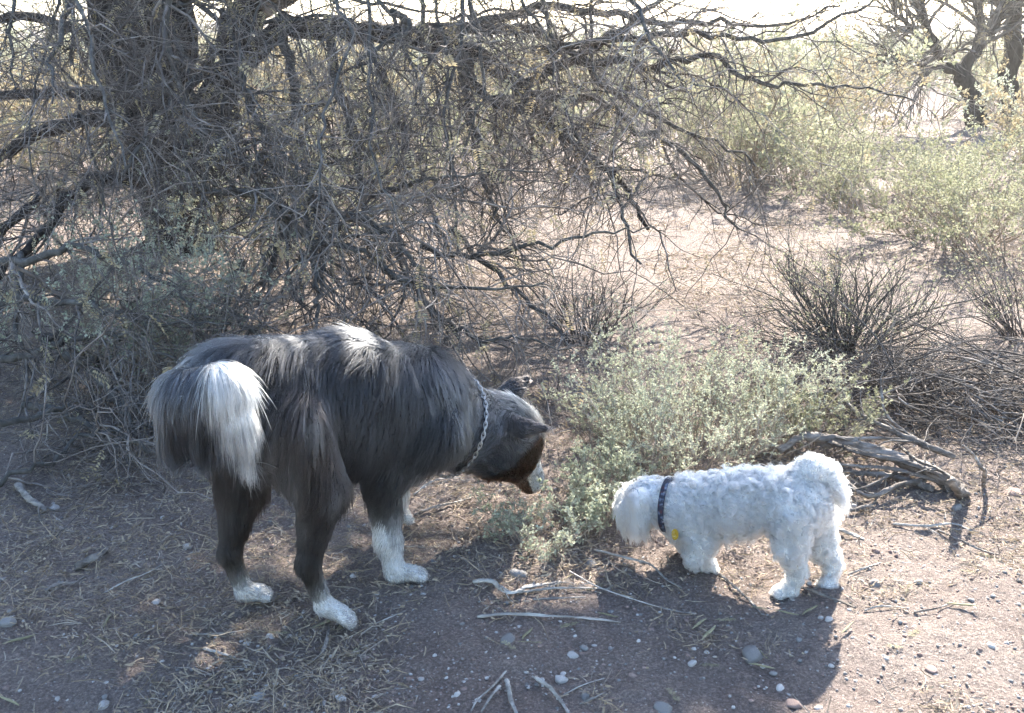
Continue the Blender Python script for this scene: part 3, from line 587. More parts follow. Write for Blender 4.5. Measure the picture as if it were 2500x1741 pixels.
S = [
    ('bleached gnarled stick with a thick end, lying between the two dogs', [(1155, 1425, .012), (1200, 1430, .016), (1245, 1455, .014), (1290, 1440, .014), (1370, 1425, .008)], .010, .004, 5),
    ('long straight bleached stick below the gnarled ones', [(1165, 1515, .006), (1240, 1507, .01), (1330, 1510, .01), (1420, 1515, .009), (1515, 1527, .004)], .0065, .0028, 0),
    ('thin grey stick branching away from the gnarled one', [(1260, 1455, .008), (1340, 1445, .012), (1420, 1440, .01), (1490, 1445, .006)], .005, .002, 4),
    ('short bleached stick just above the long straight one', [(1300, 1470, .008), (1370, 1466, .008), (1430, 1464, .006)], .004, .002, 0),
    ('curved grey twig arching below the white dog head', [(1450, 1345, .01), (1520, 1365, .018), (1590, 1385, .014), (1625, 1420, .008), (1665, 1440, .004)], .005, .003, 0),
    ('thin twig running from the stick pile towards the white dog', [(1390, 1395, .008), (1460, 1440, .012), (1560, 1475, .008), (1640, 1493, .004), (1700, 1500, .003)], .0032, .0018, 0),
    ('dark twig crossing the dirt under the white dog belly', [(1730, 1385, .006), (1790, 1430, .008), (1830, 1465, .008), (1860, 1500, .004)], .006, .003, 0),
    ('dark root-like twig behind the white hind paws', [(1940, 1430, .006), (2000, 1455, .008), (2050, 1475, .008), (2090, 1490, .004)], .006, .003, 0),
    ('bleached splintered stick at the bottom edge, leaning left', [(1235, 1640, .012), (1200, 1680, .012), (1165, 1710, .008), (1150, 1735, .004)], .004, .003, 0),
    ('pale split stick at the bottom edge beside the leaning one', [(1220, 1675, .01), (1195, 1705, .012), (1175, 1735, .006)], .005, .0035, 0),
    ('curved bleached wood sliver at the bottom edge', [(1235, 1660, .008), (1245, 1690, .01), (1250, 1715, .01), (1265, 1750, .004)], .008, .004, 0),
    ('grey curved stick at the bottom edge nearest the big grey stone', [(1305, 1655, .01), (1345, 1680, .014), (1370, 1710, .012), (1390, 1750, .006)], .007, .004, 0),
    ('thin straight twig above the curved stick', [(1375, 1695, .005), (1420, 1675, .006), (1475, 1655, .004)], .0022, .0016, 0),
    ('thin twig with a bend at the bottom centre', [(1415, 1720, .005), (1450, 1705, .006), (1480, 1690, .004)], .003, .002, 0),
    ('fat grey wood chunk lying on the shaded litter', [(185, 1385, .012), (215, 1370, .018), (245, 1355, .018), (265, 1340, .01)], .016, .009, 0),
    ('dark twisted stick on the shaded dirt', [(110, 1445, .006), (140, 1425, .01), (180, 1418, .01), (205, 1405, .006)], .008, .004, 0),
    ('long thin curved twig on the shaded litter', [(250, 1445, .005), (300, 1420, .01), (360, 1400, .012), (410, 1375, .006)], .0035, .002, 0),
    ('bleached root end at the picture edge under the low branches', [(40, 1185, .015), (70, 1215, .02), (100, 1235, .015), (110, 1250, .005)], .016, .01, 3),
    ('short grey stick in front of the hind paws', [(495, 1577, .005), (535, 1588, .008), (575, 1600, .004)], .005, .003, 0),
    ('thin straw-coloured twig in front of the hind paws', [(460, 1545, .004), (540, 1540, .006), (620, 1530, .004)], .0025, .0015, 0),
    ('forked grey root beside the near hind paw', [(785, 1590, .006), (795, 1560, .01), (800, 1540, .012), (805, 1525, .006)], .007, .004, 0),
    ('thin twig by the dirt at the near forepaw', [(915, 1520, .004), (950, 1505, .006), (990, 1490, .004)], .0025, .0018, 0),
    ('dark twig under the chest of the grey dog', [(1010, 1255, .006), (1060, 1240, .01), (1120, 1225, .012), (1150, 1215, .006)], .007, .004, 0),
    ('dry forked twig behind the far forepaw', [(1010, 1205, .005), (1040, 1180, .02), (1075, 1165, .03), (1130, 1160, .02)], .005, .002, 4),
    ('thin grey twig between white hind paws and the log', [(2070, 1410, .004), (2110, 1395, .007), (2150, 1375, .004)], .004, .0025, 0),
    ('pale split stick beside the white hind leg', [(2035, 1285, .008), (2070, 1300, .012), (2110, 1315, .006)], .008, .005, 0),
    ('long dark twig across the sunlit gravel', [(2290, 1290, .006), (2360, 1320, .014), (2400, 1340, .01), (2440, 1350, .004)], .005, .003, 4),
    ('bent pale twig on the sunlit gravel', [(2110, 1495, .005), (2150, 1485, .008), (2210, 1490, .004)], .0035, .002, 0),
    ('short dark twig on the sunlit gravel', [(2230, 1500, .004), (2280, 1495, .006), (2330, 1480, .004)], .0035, .002, 0),
    ('curved bleached stick at the far edge of the sunlit gravel', [(2180, 1270, .006), (2260, 1280, .012), (2330, 1275, .008), (2380, 1295, .004)], .006, .003, 3),
]
for lab, pts, a, b, tw in S: stick('stick', lab, pts, a, b, twigs=tw, rough_=a*0.35, m='deadwood' if any(w_ in lab for w_ in ('dark', 'fat', 'root')) else 'bleached', n=26)

# ------------------------------------------------------------------ stones
def ico(sub=2):
    import bmesh
    bm = bmesh.new(); bmesh.ops.create_icosphere(bm, subdivisions=sub, radius=1.0)
    V = np.array([v.co[:] for v in bm.verts]); Fc = np.array([[v.index for v in f.verts] for f in bm.faces]); bm.free(); return V, Fc
IV, IF = ico(3); IV2, IF2 = ico(2); IV1, IF1 = ico(1)
def rock_mesh(seed, V, Fc, m, ang=0.5):
    r = np.random.default_rng(seed); Q = V.copy()
    for _ in range(11):     # chop facets
        n_ = norm(r.normal(size=3)); c = r.uniform(0.55, 0.9); dd = Q@n_; k = dd > c; Q[k] -= np.outer((dd[k]-c)*ang*1.6, n_)
    Q = Q*(1+0.10*vnoise(Q+seed, 1.6, seed)+0.05*vnoise(Q+seed, 4, seed+1))[:, None]
    Q = Q*np.array([1.0, r.uniform(.65, .95), r.uniform(.45, .7)])
    return mesh('stone', Q, Fc, m)
def put_stone(name, label, px, py, size, m, seed, cat='stone', group=None, me=None, rz=None, sink=0.46, tilt=0.2):
    r = np.random.default_rng(seed)
    me = me or rock_mesh(seed, IV, IF, M[m]); o = obj(name, me); g = G(px, py)
    o.location = (g[0], g[1], float(gz(g[0], g[1]))+size*(0.5-sink)*0.8); o.scale = (size, size, size)
    o.rotation_euler = (r.normal(0, tilt), r.normal(0, tilt), r.uniform(0, 6.28) if rz is None else rz)
    return tag(o, label, cat, group)
big = [
    ('large smooth blue-grey stone below the white dog', 1838, 1605, .032, 'stone_grey', 301), ('long grey-blue stone at the picture edge on the shaded dirt', 12, 1525, .026, 'stone_grey', 302),
    ('dark blue-grey stone behind the bleached sticks between the dogs', 1265, 1415, .026, 'stone_grey', 303), ('smooth grey stone above the curved twig by the white dog head', 1445, 1378, .018, 'stone_grey', 304),
    ('flat tan stone at the bottom edge below the white dog', 1935, 1720, .019, 'stone_red', 305), ('round pale stone near the bottom edge below the white dog', 1905, 1682, .014, 'stone_pale', 306),
    ('flat purplish grey stone in the middle of the bare dirt', 1240, 1575, .022, 'stone_grey', 307), ('lumpy white stone below the long straight stick', 1398, 1605, .014, 'stone_pale', 308),
    ('pale stone with a red side near the bottom sticks', 1370, 1658, .017, 'stone_pale', 309), ('reddish stone at the picture edge beyond the gravel', 2475, 1205, .03, 'stone_red', 310),
    ('grey stone just past the end of the log', 2335, 1238, .022, 'stone_grey', 311), ('white stone on the sunlit gravel by the shade edge', 2240, 1425, .014, 'stone_pale', 312),
    ('flat grey stone on the sunlit gravel by the white hind paws', 2135, 1433, .015, 'stone_grey', 313), ('tan angular stone in the middle of the sunlit gravel', 2275, 1640, .016, 'stone_red', 314),
    ('round tan stone behind the white hind paws', 2138, 1345, .013, 'stone_red', 315), ('round white stone near the bottom by the forepaw side', 834, 1705, .014, 'stone_pale', 316),
    ('dark blue stone near the bottom under the near hind paw', 632, 1695, .017, 'stone_grey', 317), ('pale round stone left of the far hind paw', 457, 1340, .013, 'stone_pale', 318),
    ('white pointed stone right of the near hind paw', 862, 1410, .011, 'stone_pale', 319), ('pale pink stone on the shaded dirt near the bottom edge', 255, 1720, .015, 'stone_pale', 320),
    ('flat white stone in front of the far hind paw', 380, 1468, .012, 'stone_pale', 321), ('white lump of quartz by the low branches in shade', 132, 1243, .017, 'stone_pale', 322),
    ('grey stone at the bottom edge under the bent twig', 1620, 1738, .022, 'stone_grey', 323), ('small greenish grey stone near the curved bottom stick', 1428, 1704, .013, 'stone_grey', 324),
    ('white flat stone on the shaded dirt left of the big grey one', 1690, 1624, .012, 'stone_pale', 325), ('dark red stone on the shaded dirt right of the sticks', 1675, 1607, .010, 'stone_red', 326),
    ('pale flat stone at the shade edge below the white hind paws', 2022, 1520, .013, 'stone_pale', 327), ('white chip of stone touching the large blue-grey stone', 1862, 1630, .008, 'stone_pale', 328),
]
for lab, px, py, s, m, sd in big: put_stone('stone', lab, px, py, s, m, sd)
peb = {m: [rock_mesh(400+10*i+j, IV2, IF2, M[m]) for j in range(4)] for i, m in enumerate(('stone_pale', 'stone_grey', 'stone_red'))}
pl = {'stone_pale': ('small pale pebble lying loose on the dirt', 'pale pebbles on the dirt'), 'stone_grey': ('small grey pebble lying loose on the dirt', 'grey pebbles on the dirt'), 'stone_red': ('small reddish pebble lying loose on the dirt', 'reddish pebbles on the dirt')}
rp = np.random.default_rng(77)
cnt = 0
while cnt < 200:
    py = 1290+rp.random()**0.8*450; px = rp.uniform(0, 2500)
    if 450 < px < 1080 and py < 1540: 
        if rp.random() < 0.75: continue
    if px > 1500 and px < 2050 and py < 1470: continue
    m = rp.choice(['stone_pale', 'stone_grey', 'stone_red'], p=[.5, .28, .22])
    put_stone('pebble', pl[m][0], px, py, rp.lognormal(math.log(.0044), .40), m, 1000+cnt, 'pebble', pl[m][1], me=peb[m][rp.integers(4)]); cnt += 1

# gravel too small to count
def scatter(n, r, ymax=5.2, p=1.3):
    y = 1.6+(ymax-1.6)*r.random(n)**p; x = (r.random(n)*2-1)*(y*0.5+0.25); return x, y
def gravel():
    r = np.random.default_rng(78)
    for m, n in (('stone_pale', 4200), ('stone_grey', 5000), ('stone_red', 6500)):
        x, y = scatter(n, r, 4.6, 1.5); s = r.lognormal(math.log(.0030), .42, n)
        k = vnoise(np.stack([x, y], -1), 2.2, 31)+r.normal(0, .5, n)+0.35*(x > 0.65) > -0.1; x, y, s = x[k], y[k], s[k]; n = len(x)
        z = gz(x, y); sc = np.stack([r.uniform(.7, 1.2, n), r.uniform(.6, 1.1, n), r.uniform(.4, .8, n)], -1)*s[:, None]
        V = IV1[None]*sc[:, None]*(1+0.25*r.normal(size=(n, len(IV1), 1))*0.4)
        a = r.uniform(0, 6.28, n); ca, sa = np.cos(a)[:, None], np.sin(a)[:, None]
        V = np.stack([V[..., 0]*ca-V[..., 1]*sa, V[..., 0]*sa+V[..., 1]*ca, V[..., 2]], -1)+np.stack([x, y, z+s*0.05], -1)[:, None]
        Fc = (IF1[None]+np.arange(n)[:, None, None]*len(IV1)).reshape(-1, 3)
        o = obj('gravel', mesh('gravel', V.reshape(-1, 3), Fc, M[m]), kind='stuff')
        tag(o, {'stone_pale': 'fine pale grit strewn over the dirt', 'stone_grey': 'fine grey grit strewn over the dirt', 'stone_red': 'fine reddish grit strewn over the dirt'}[m], 'gravel')
gravel()

# litter: slivers of straw, leaflets and twiglets
def ribbons(Pn, W_, r):
    N, K, _ = Pn.shape; T = norm(np.gradient(Pn, axis=1)); sd = norm(np.cross(T, norm(r.normal(size=(N, 1, 3))+np.array([0, 0, 1.2]))))
    V = np.stack([Pn+sd*W_[..., None], Pn-sd*W_[..., None]], 2).reshape(-1, 3)
    n_ = np.arange(N)[:, None]*K*2; k_ = np.arange(K-1)[None, :]*2
    return V, np.stack([n_+k_, n_+k_+1, n_+k_+3, n_+k_+2], -1).reshape(-1, 4)
def litter():
    r = np.random.default_rng(79)
    for nm, lab, m, n, L0, w0, sd in (('straw_litter', 'dry straw and broken twiglets strewn over the dirt', 'litter', 52000, .030, .0009, 33), ('pale_straw_litter', 'pale bleached straw bits strewn over the dirt', 'drytwig', 30000, .026, .0008, 43), ('leaflet_litter', 'tiny dry leaflets scattered over the dirt', 'litter', 42000, .009, .0018, 53)):
        x, y = scatter(n, r, 8.5, 1.45); q2 = np.stack([x, y], -1)
        w = 1.5*vnoise(q2, 2.0, 33)+1.1*vnoise(q2, 6, 34)+r.normal(0, .42, n)+smooth(1.9, 2.5, y)*1.0-0.15-0.5*((x > .2) & (y < 2.2))-.75*smooth(3.2, 4.2, y)*(x > .2)
        k = w > 0.1; x, y = x[k], y[k]; n = len(x); far = 1+smooth(2.8, 7, y)*.7
        a = r.uniform(0, 6.28, n); d = np.stack([np.cos(a), np.sin(a), r.normal(0, .14, n)], -1)
        st_ = np.stack([x, y, gz(x, y)+r.uniform(.001, .012, n)], -1)
        pts = grow(st_, d, r.lognormal(math.log(L0), .5, n)*far, 2, .30, 0.0, r, minz=None); pts[..., 2] = np.maximum(pts[..., 2], gz(pts[..., 0], pts[..., 1])+.001)
        V, q = ribbons(pts, (r.uniform(.6, 1.5, n)*w0*far)[:, None]*np.array([[.8, 1.0, .5]]), r)
        o = obj(nm, mesh(nm, V, q, M[m]), kind='stuff'); tag(o, lab, 'litter', kind='stuff')
litter()
# fallen feathered leaves and pods, one by one
fl = []
for i in range(4):
    r = np.random.default_rng(500+i); V, q = pinnate(np.zeros((1, 3)), np.array([[1.0, 0, 0.0]]), np.array([.05]), 12, r, .009, .0036)
    V[:, 2] *= 0.35; t = np.linspace(0, .05, 6); c = np.stack([t, 0*t, 0*t], -1); V2, q2 = tubes(c[None], np.full((1, 6), .0006), 3)
    fl.append(mesh('fallen_leaf', np.concatenate([V, V2]), np.concatenate([q, q2+len(V)]), M['podleaf']))
def pod_mesh(seed):
    r = np.random.default_rng(seed); c = catmull(np.array([[0, 0, 0], [.02, r.normal(0, .004), .001], [.045, r.normal(0, .006), .001], [.065, 0, 0]]), 12)
    rad = .0042*np.sin(np.linspace(.25, 2.95, 12))*(1+.18*np.sin(np.arange(12)*2.6)); V, q = tubes(c[None], rad[None], 6); V[:, 2] *= .5; return mesh('seed_pod', V, q, M['podleaf'])
pm = [pod_mesh(600+i) for i in range(3)]
for i in range(56):
    r = rp; px, py = r.uniform(0, 2500), 1300+r.random()**.9*430
    if 1500 < px < 2050 and py < 1470: continue
    g = G(px, py); leaf = r.random() < .6
    o = obj('fallen_leaf' if leaf else 'seed_pod', (fl[r.integers(4)] if leaf else pm[r.integers(3)])); s = r.uniform(.8, 1.3); o.scale = (s*.8, s*.8, s*.8)
    o.location = (g[0], g[1], float(gz(g[0], g[1]))+.006); o.rotation_euler = (r.normal(0, .15), r.normal(0, .1), r.uniform(0, 6.28))
    if leaf: tag(o, 'fallen feathery leaflet strip lying on the dirt', 'leaf', 'fallen feathery leaves on the dirt')
    else: tag(o, 'fallen pale green seed pod lying on the dirt', 'seed pod', 'fallen seed pods on the dirt')

# ------------------------------------------------------------------ dogs
def sdf_body(bones, vox, k=0.03):
    """smooth union of tapered capsules -> points, quads, normals"""
    import openvdb as vdb
    A = np.array([b['a'] for b in bones]); B = np.array([b['b'] for b in bones]); ra = np.array([b['ra'] for b in bones]); rb = np.array([b['rb'] for b in bones])
    rm = np.maximum(ra, rb)[:, None]
    lo = np.minimum(A, B).min(0)-rm.max()-0.05; hi = np.maximum(A, B).max(0)+rm.max()+0.05
    dims = np.ceil((hi-lo)/vox).astype(int); D = np.full(dims, 0.2, np.float32)
    ax = [lo[i]+np.arange(dims[i])*vox for i in range(3)]
    for b in bones:
        a, c = np.array(b['a']), np.array(b['b']); m_ = max(b['ra'], b['rb'])+0.07; kk = b.get('k', k)
        i0 = np.maximum(((np.minimum(a, c)-m_-lo)/vox).astype(int), 0); i1 = np.minimum(((np.maximum(a, c)+m_-lo)/vox).astype(int)+2, dims)
        sl = tuple(slice(i0[i], i1[i]) for i in range(3))
        g = np.stack(np.meshgrid(*[ax[i][sl[i]] for i in range(3)], indexing='ij'), -1)
        d = cap_dist(g, b).astype(np.float32); o = D[sl]
        h = np.clip(0.5+0.5*(o-d)/kk, 0, 1); D[sl] = o*(1-h)+d*h-kk*h*(1-h)
    gr = vdb.FloatGrid(); gr.background = 0.2; gr.copyFromArray(D); gr.transform = vdb.createLinearTransform(voxelSize=vox)
    pts, quads = gr.convertToQuads(0.0)
    pts = np.array(pts, float)+lo; quads = np.array(quads)
    return pts, quads
def cap_dist(p, b):
    a, c = np.asarray(b['a']), np.asarray(b['b']); ab = c-a; L2 = max(ab@ab, 1e-9)
    t = np.clip(((p-a)@ab)/L2, 0, 1)
    return np.linalg.norm(p-a-t[..., None]*ab, axis=-1)-(b['ra']+(b['rb']-b['ra'])*t)
def bone(a, b, ra, rb, g, **kw):
    return dict(a=np.array(a, float), b=np.array(b, float), ra=ra, rb=rb, g=g, **kw)
def weights(p, bones, s):
    D = np.stack([cap_dist(p, b) for b in bones], -1); D = D-D.min(-1, keepdims=True)
    w = np.exp(-D/s); return w/w.sum(-1, keepdims=True)

def fur(name, parent, V, Q, bones, styles, n, colour, mater, off, seed, K=7, wscale=0.018, cell=0.012, clump=0.6, curl=0.0, curl_turns=1.5, rad=0.0005, dens=None, trim=None, cvar=0.0):
    r = np.random.default_rng(seed)
    tri = np.concatenate([Q[:, [0, 1, 2]], Q[:, [0, 2, 3]]]); e1 = V[tri[:, 1]]-V[tri[:, 0]]; e2 = V[tri[:, 2]]-V[tri[:, 0]]
    nn = np.cross(e1, e2); area = np.linalg.norm(nn, axis=1); nn = norm(nn)
    cen = V[tri].mean(1); pw = area*(dens(cen) if dens else 1.0); pw = pw*(cen[:, 2] > 0.004)
    f = r.choice(len(tri), n, p=pw/pw.sum()); u, v = r.random(n), r.random(n); k = u+v > 1; u[k], v[k] = 1-u[k], 1-v[k]
    root = V[tri[f, 0]]+e1[f]*u[:, None]+e2[f]*v[:, None]; N_ = nn[f]
    ctr = np.array([b['a'] for b in bones]).mean(0)
    W = weights(root, bones, wscale)
    # orient normals outwards
    cp = []
    for b in bones:
        ab = b['b']-b['a']; t = np.clip(((root-b['a'])@ab)/max(ab@ab, 1e-9), 0, 1); cp.append(b['a']+t[:, None]*ab)
    out = norm(root-np.einsum('nb,bnc->nc', W, np.array(cp))); sgn = np.sign((N_*out).sum(-1)).sum(); N_ = N_*(1 if sgn >= 0 else -1)
    S_ = [styles[b['g']] for b in bones]
    flow = W@np.array([s['flow'] for s in S_]); ln = W@np.array([s['len'] for s in S_]); lift = W@np.array([s['lift'] for s in S_]); grav = W@np.array([s['grav'] for s in S_]); cl = W@np.array([s.get('clump', clump) for s in S_])
    down = np.array([0, 0, -1.0])
    swirl = np.stack([vnoise(root, 6, seed+i) for i in range(3)], -1)*0.45 + np.stack([vnoise(root, 19, seed+5+i) for i in range(3)], -1)*0.34 + np.stack([vnoise(root, 45, seed+15+i) for i in range(3)], -1)*0.24
    t0 = flow+swirl; t0 = t0-N_*(t0*N_).sum(-1, keepdims=True); t0 = norm(t0)
    ln = ln*np.where(r.random(n) < .3, .55, 1.0)*r.lognormal(-0.03, 0.25, n)*(1+0.25*vnoise(root, 14, seed+9)); ln = np.maximum(ln, .003)
    if trim: ln = ln*trim(root)
    d0 = norm(t0*(1-lift[:, None])+N_*lift[:, None]+r.normal(0, .06, (n, 3)))
    pts = [root]; s_ = np.linspace(0, 1, K)
    for j in range(1, K):
        s = s_[j]; d = norm(d0+(t0*0.5-N_*0.10)*s*(1-lift)[:, None]+down*(grav*s*1.6)[:, None]+r.normal(0, .03, (n, 3)))
        pts.append(pts[-1]+d*(ln/(K-1))[:, None])
    C = np.stack(pts, 1)
    # clumps
    jit = root+np.stack([vnoise(root, 40, seed+20+i) for i in range(3)], -1)*cell*0.6
    key = np.floor(jit/cell).astype(np.int64); key = key[:, 0]*73856093 ^ key[:, 1]*19349663 ^ key[:, 2]*83492791
    uq, first, inv = np.unique(key, return_index=True, return_inverse=True); gi = first[inv]
    guide = C[gi]
    gl_ = guide-guide[:, :1]; rel = (ln/ln[gi])[:, None, None]
    same = ((N_*N_[gi]).sum(-1) > 0.5)
    wc = (cl*same)[:, None, None]*(s_**1.3)[None, :, None]*r.uniform(.6, 1.0, n)[:, None, None]
    if curl > 0:
        ph = _hash(gi, gi*7+1, gi*0, seed)*6.28; tn = curl_turns*(0.7+0.6*_hash(gi, gi*3+2, gi*0, seed+1))
        a = ph[:, None]+tn[:, None]*6.28*s_[None, :]; bx = norm(np.cross(d0, N_+1e-3)); by = norm(np.cross(bx, d0))
        cr = (W@np.array([s.get('curl', curl) for s in S_]))*(0.7+0.6*_hash(gi, gi*5+2, gi*0, seed+2))
        offc = (bx[:, None]*(np.cos(a)-np.cos(a[:, :1]))[..., None]+by[:, None]*(np.sin(a)-np.sin(a[:, :1]))[..., None])*cr[:, None, None]*np.minimum(1, s_*2)[None, :, None]
    C = C*(1-wc)+(guide*0.85+(C[:, :1]+gl_*rel)*0.15)*wc
    if curl > 0: C = C+offc
    low = C[..., 2] < 0.004; C[..., 2] = np.where(low, 0.004+r.random(C[..., 2].shape)*.003, C[..., 2])
    cols = colour(root, W, bones, r, (uq.size, inv)); cv_ = r.lognormal(0, cvar, uq.size)[inv][:, None]; cols = np.clip(cols*np.where(cols.min(1, keepdims=True) > .5, cv_**.25, cv_), .006, .965)
    cv = bpy.data.hair_curves.new(name); cv.add_curves([K]*n)
    cv.attributes['position'].data.foreach_set('vector', (C-off).astype(np.float32).ravel())
    ra_ = cv.attributes.get('radius') or cv.attributes.new('radius', 'FLOAT', 'POINT')
    prof = np.array([1.0, 1.0, .95, .85, .7, .5, .15]); prof = np.interp(np.linspace(0, 1, K), np.linspace(0, 1, 7), prof)
    ra_.data.foreach_set('value', (rad*r.uniform(.7, 1.3, n)[:, None]*prof[None]).astype(np.float32).ravel())
    at = cv.attributes.new('fur_colour', 'FLOAT_COLOR', 'CURVE'); at.data.foreach_set('color', np.concatenate([cols, np.ones((n, 1))], 1).astype(np.float32).ravel())
    cv.materials.append(mater)
    return obj(name, cv, parent)

def fur_material(name, rough=0.35, radial=0.4, coat=0.0, ior=1.5):
    m = bpy.data.materials.new(name); m.use_nodes = True; n = m.node_tree.nodes; l = m.node_tree.links; n.clear()
    o = n.new('ShaderNodeOutputMaterial'); h = n.new('ShaderNodeBsdfHairPrincipled'); h.model = 'CHIANG'; h.parametrization = 'COLOR'
    a = n.new('ShaderNodeAttribute'); a.attribute_name = 'fur_colour'; l.new(a.outputs['Color'], h.inputs['Color'])
    h.inputs['Roughness'].default_value = rough; h.inputs['Radial Roughness'].default_value = radial
    h.inputs['Random Roughness'].default_value = 0.2; h.inputs['IOR'].default_value = ior; h.inputs['Coat'].default_value = coat
    l.new(h.outputs[0], o.inputs[0]); return m
def skin_material(name):
    m = bpy.data.materials.new(name); m.use_nodes = True; n = m.node_tree.nodes; l = m.node_tree.links; b = n['Principled BSDF']
    a = n.new('ShaderNodeAttribute'); a.attribute_name = 'fur_colour'; b.inputs['Roughness'].default_value = .9; l.new(a.outputs['Color'], b.inputs['Base Color']); return m
def plain(name, c, rough=.5, metal=0.0, spec=.5):
    m = mat(name, [tuple(x*.8 for x in c), c], 40, rough=rough, spec=spec); m.node_tree.nodes['Principled BSDF'].inputs['Metallic'].default_value = metal; return m
FUR1 = fur_material('merle_fur', .42, .55, 0.0, 1.34); FUR2 = fur_material('white_curly_fur', .5, .6)
SKIN = skin_material('under_coat')
M['nose'] = plain('wet_black_nose', (.012, .011, .012), .35); M['eye'] = plain('dark_brown_eye', (.03, .018, .01), .08); M['claw'] = plain('horn_claw', (.16, .13, .11), .4)
M['steel'] = plain('chain_steel', (.55, .55, .56), .3, 1.0); M['tagm'] = plain('yellow_tag', (.42, .27, .02), .3)

def body_object(name, bones, vox, k, colour, parent, off, seed):
    V, Q = sdf_body(bones, vox, k)
    me = mesh(name, V-off, Q, SKIN); r = np.random.default_rng(seed)
    W = weights(V, bones, .018); c = colour(V, W, bones, r, None)*0.55
    at = me.color_attributes.new('fur_colour', 'FLOAT_COLOR', 'POINT'); at.data.foreach_set('color', np.concatenate([c, np.ones((len(V), 1))], 1).astype(np.float32).ravel())
    return V, Q, obj(name, me, parent)
CLAWS = []
def paw(bones, p, toe, r, g, spread=0.010):
    """a foot from p to toe with four toes"""
    d = norm(toe-p); s = norm(np.cross(d, [0, 0, 1.0]))
    bones.append(bone(p, p+(toe-p)*.6, r*.95, r*.82, g, k=.010))
    for i in (-1.5, -.5, .5, 1.5):
        e = toe+s*i*spread-d*abs(i)*.005; e[2] = max(e[2]*.8, r*.55)
        bones.append(bone(p+(toe-p)*.5+s*i*spread*.7, e, r*.52, r*.50, g, k=.003)); CLAWS.append((e, d, r))

# ---- the big merle dog
hd = norm(np.array([.79, .61, 0])); lf = np.array([-hd[1], hd[0], 0])      # heading, its left
pel = np.array([-.525, 2.20, .525]); sho = np.array([-.232, 2.425, .412]); mid = (pel+sho)/2+np.array([0, 0, .002])
b1 = []
b1 += [bone(pel-hd*.07+[0, 0, -.012], mid, .115, .118, 'torso'), bone(mid, sho, .118, .115, 'torso')]
b1 += [bone(pel+[0, 0, -.085], mid+[0, 0, -.08], .11, .11, 'flank'), bone(mid+[0, 0, -.085], sho+[0, 0, -.068], .112, .100, 'chest')]
nk = P(1150, 1040, 2.57); sk = P(1222, 1052, 2.62); br_ = P(1255, 1060, 2.64); mz = P(1300, 1165, 2.685)
b1 += [bone(sho+[0, 0, .005], nk, .102, .086, 'neck'), bone(sho+[0, 0, -.065], nk+[0, 0, -.03], .082, .066, 'throat'), bone(nk, sk, .083, .083, 'ruff')]
b1 += [bone(sk, br_, .086, .072, 'head'), bone(P(1215, 1105, 2.585), P(1258, 1130, 2.61), .060, .044, 'cheek'), bone(br_+[0, 0, -.015], mz, .050, .030, 'muzzle'), bone(P(1265, 1150, 2.65), P(1290, 1180, 2.675), .026, .02, 'muzzle')]
b1 += [bone(P(1222, 1036, 2.56), P(1280, 1046, 2.525), .036, .023, 'ear', k=.014), bone(P(1280, 1046, 2.525), P(1330, 1046, 2.525), .022, .008, 'ear', k=.010)]
b1 += [bone(P(1222, 985, 2.69), P(1255, 950, 2.72), .036, .027, 'ear', k=.015), bone(P(1255, 950, 2.72), P(1287, 925, 2.735), .026, .010, 'ear', k=.012)]
# hind legs
def leg(bones, pts, rs, gs):
    for i in range(len(pts)-1): bones.append(bone(pts[i], pts[i+1], rs[i], rs[i+1], gs[i], k=.022))
rh = [pel-lf*.075+[0, 0, -.075], P(785, 1195, 2.11), P(752, 1375, 2.06), P(792, 1478, 2.075)]
leg(b1, rh, [.10, .052, .021, .018], ['thigh', 'shank', 'hock']); tt_ = P(860, 1512, 2.085); tt_[2] = .02; paw(b1, rh[-1], tt_, .023, 'foot', .012)
lh = [pel+lf*.075-hd*.03+[0, 0, -.075], P(590, 1180, 2.22), P(560, 1350, 2.17), P(598, 1445, 2.185)]
leg(b1, lh, [.10, .052, .021, .018], ['thigh', 'shank', 'hock']); tt_ = P(658, 1470, 2.20); tt_[2] = .02; paw(b1, lh[-1], tt_, .023, 'foot', .012)
rf = [sho-lf*.085+[0, 0, -.06], P(935, 1165, 2.325), P(948, 1320, 2.285), P(965, 1398, 2.275)]
leg(b1, rf, [.075, .046, .027, .023], ['shoulder', 'fore', 'wrist']); tt_ = P(1035, 1420, 2.29); tt_[2] = .02; paw(b1, rf[-1], tt_, .024, 'foot', .012)
lff = [sho+lf*.08+[0, 0, -.06], P(960, 1120, 2.55), P(968, 1205, 2.56), P(972, 1250, 2.565)]
leg(b1, lff, [.075, .046, .027, .023], ['shoulder', 'fore', 'wrist']); tt_ = P(992, 1262, 2.585); tt_[2] = .025; paw(b1, lff[-1], tt_, .024, 'foot', .012)
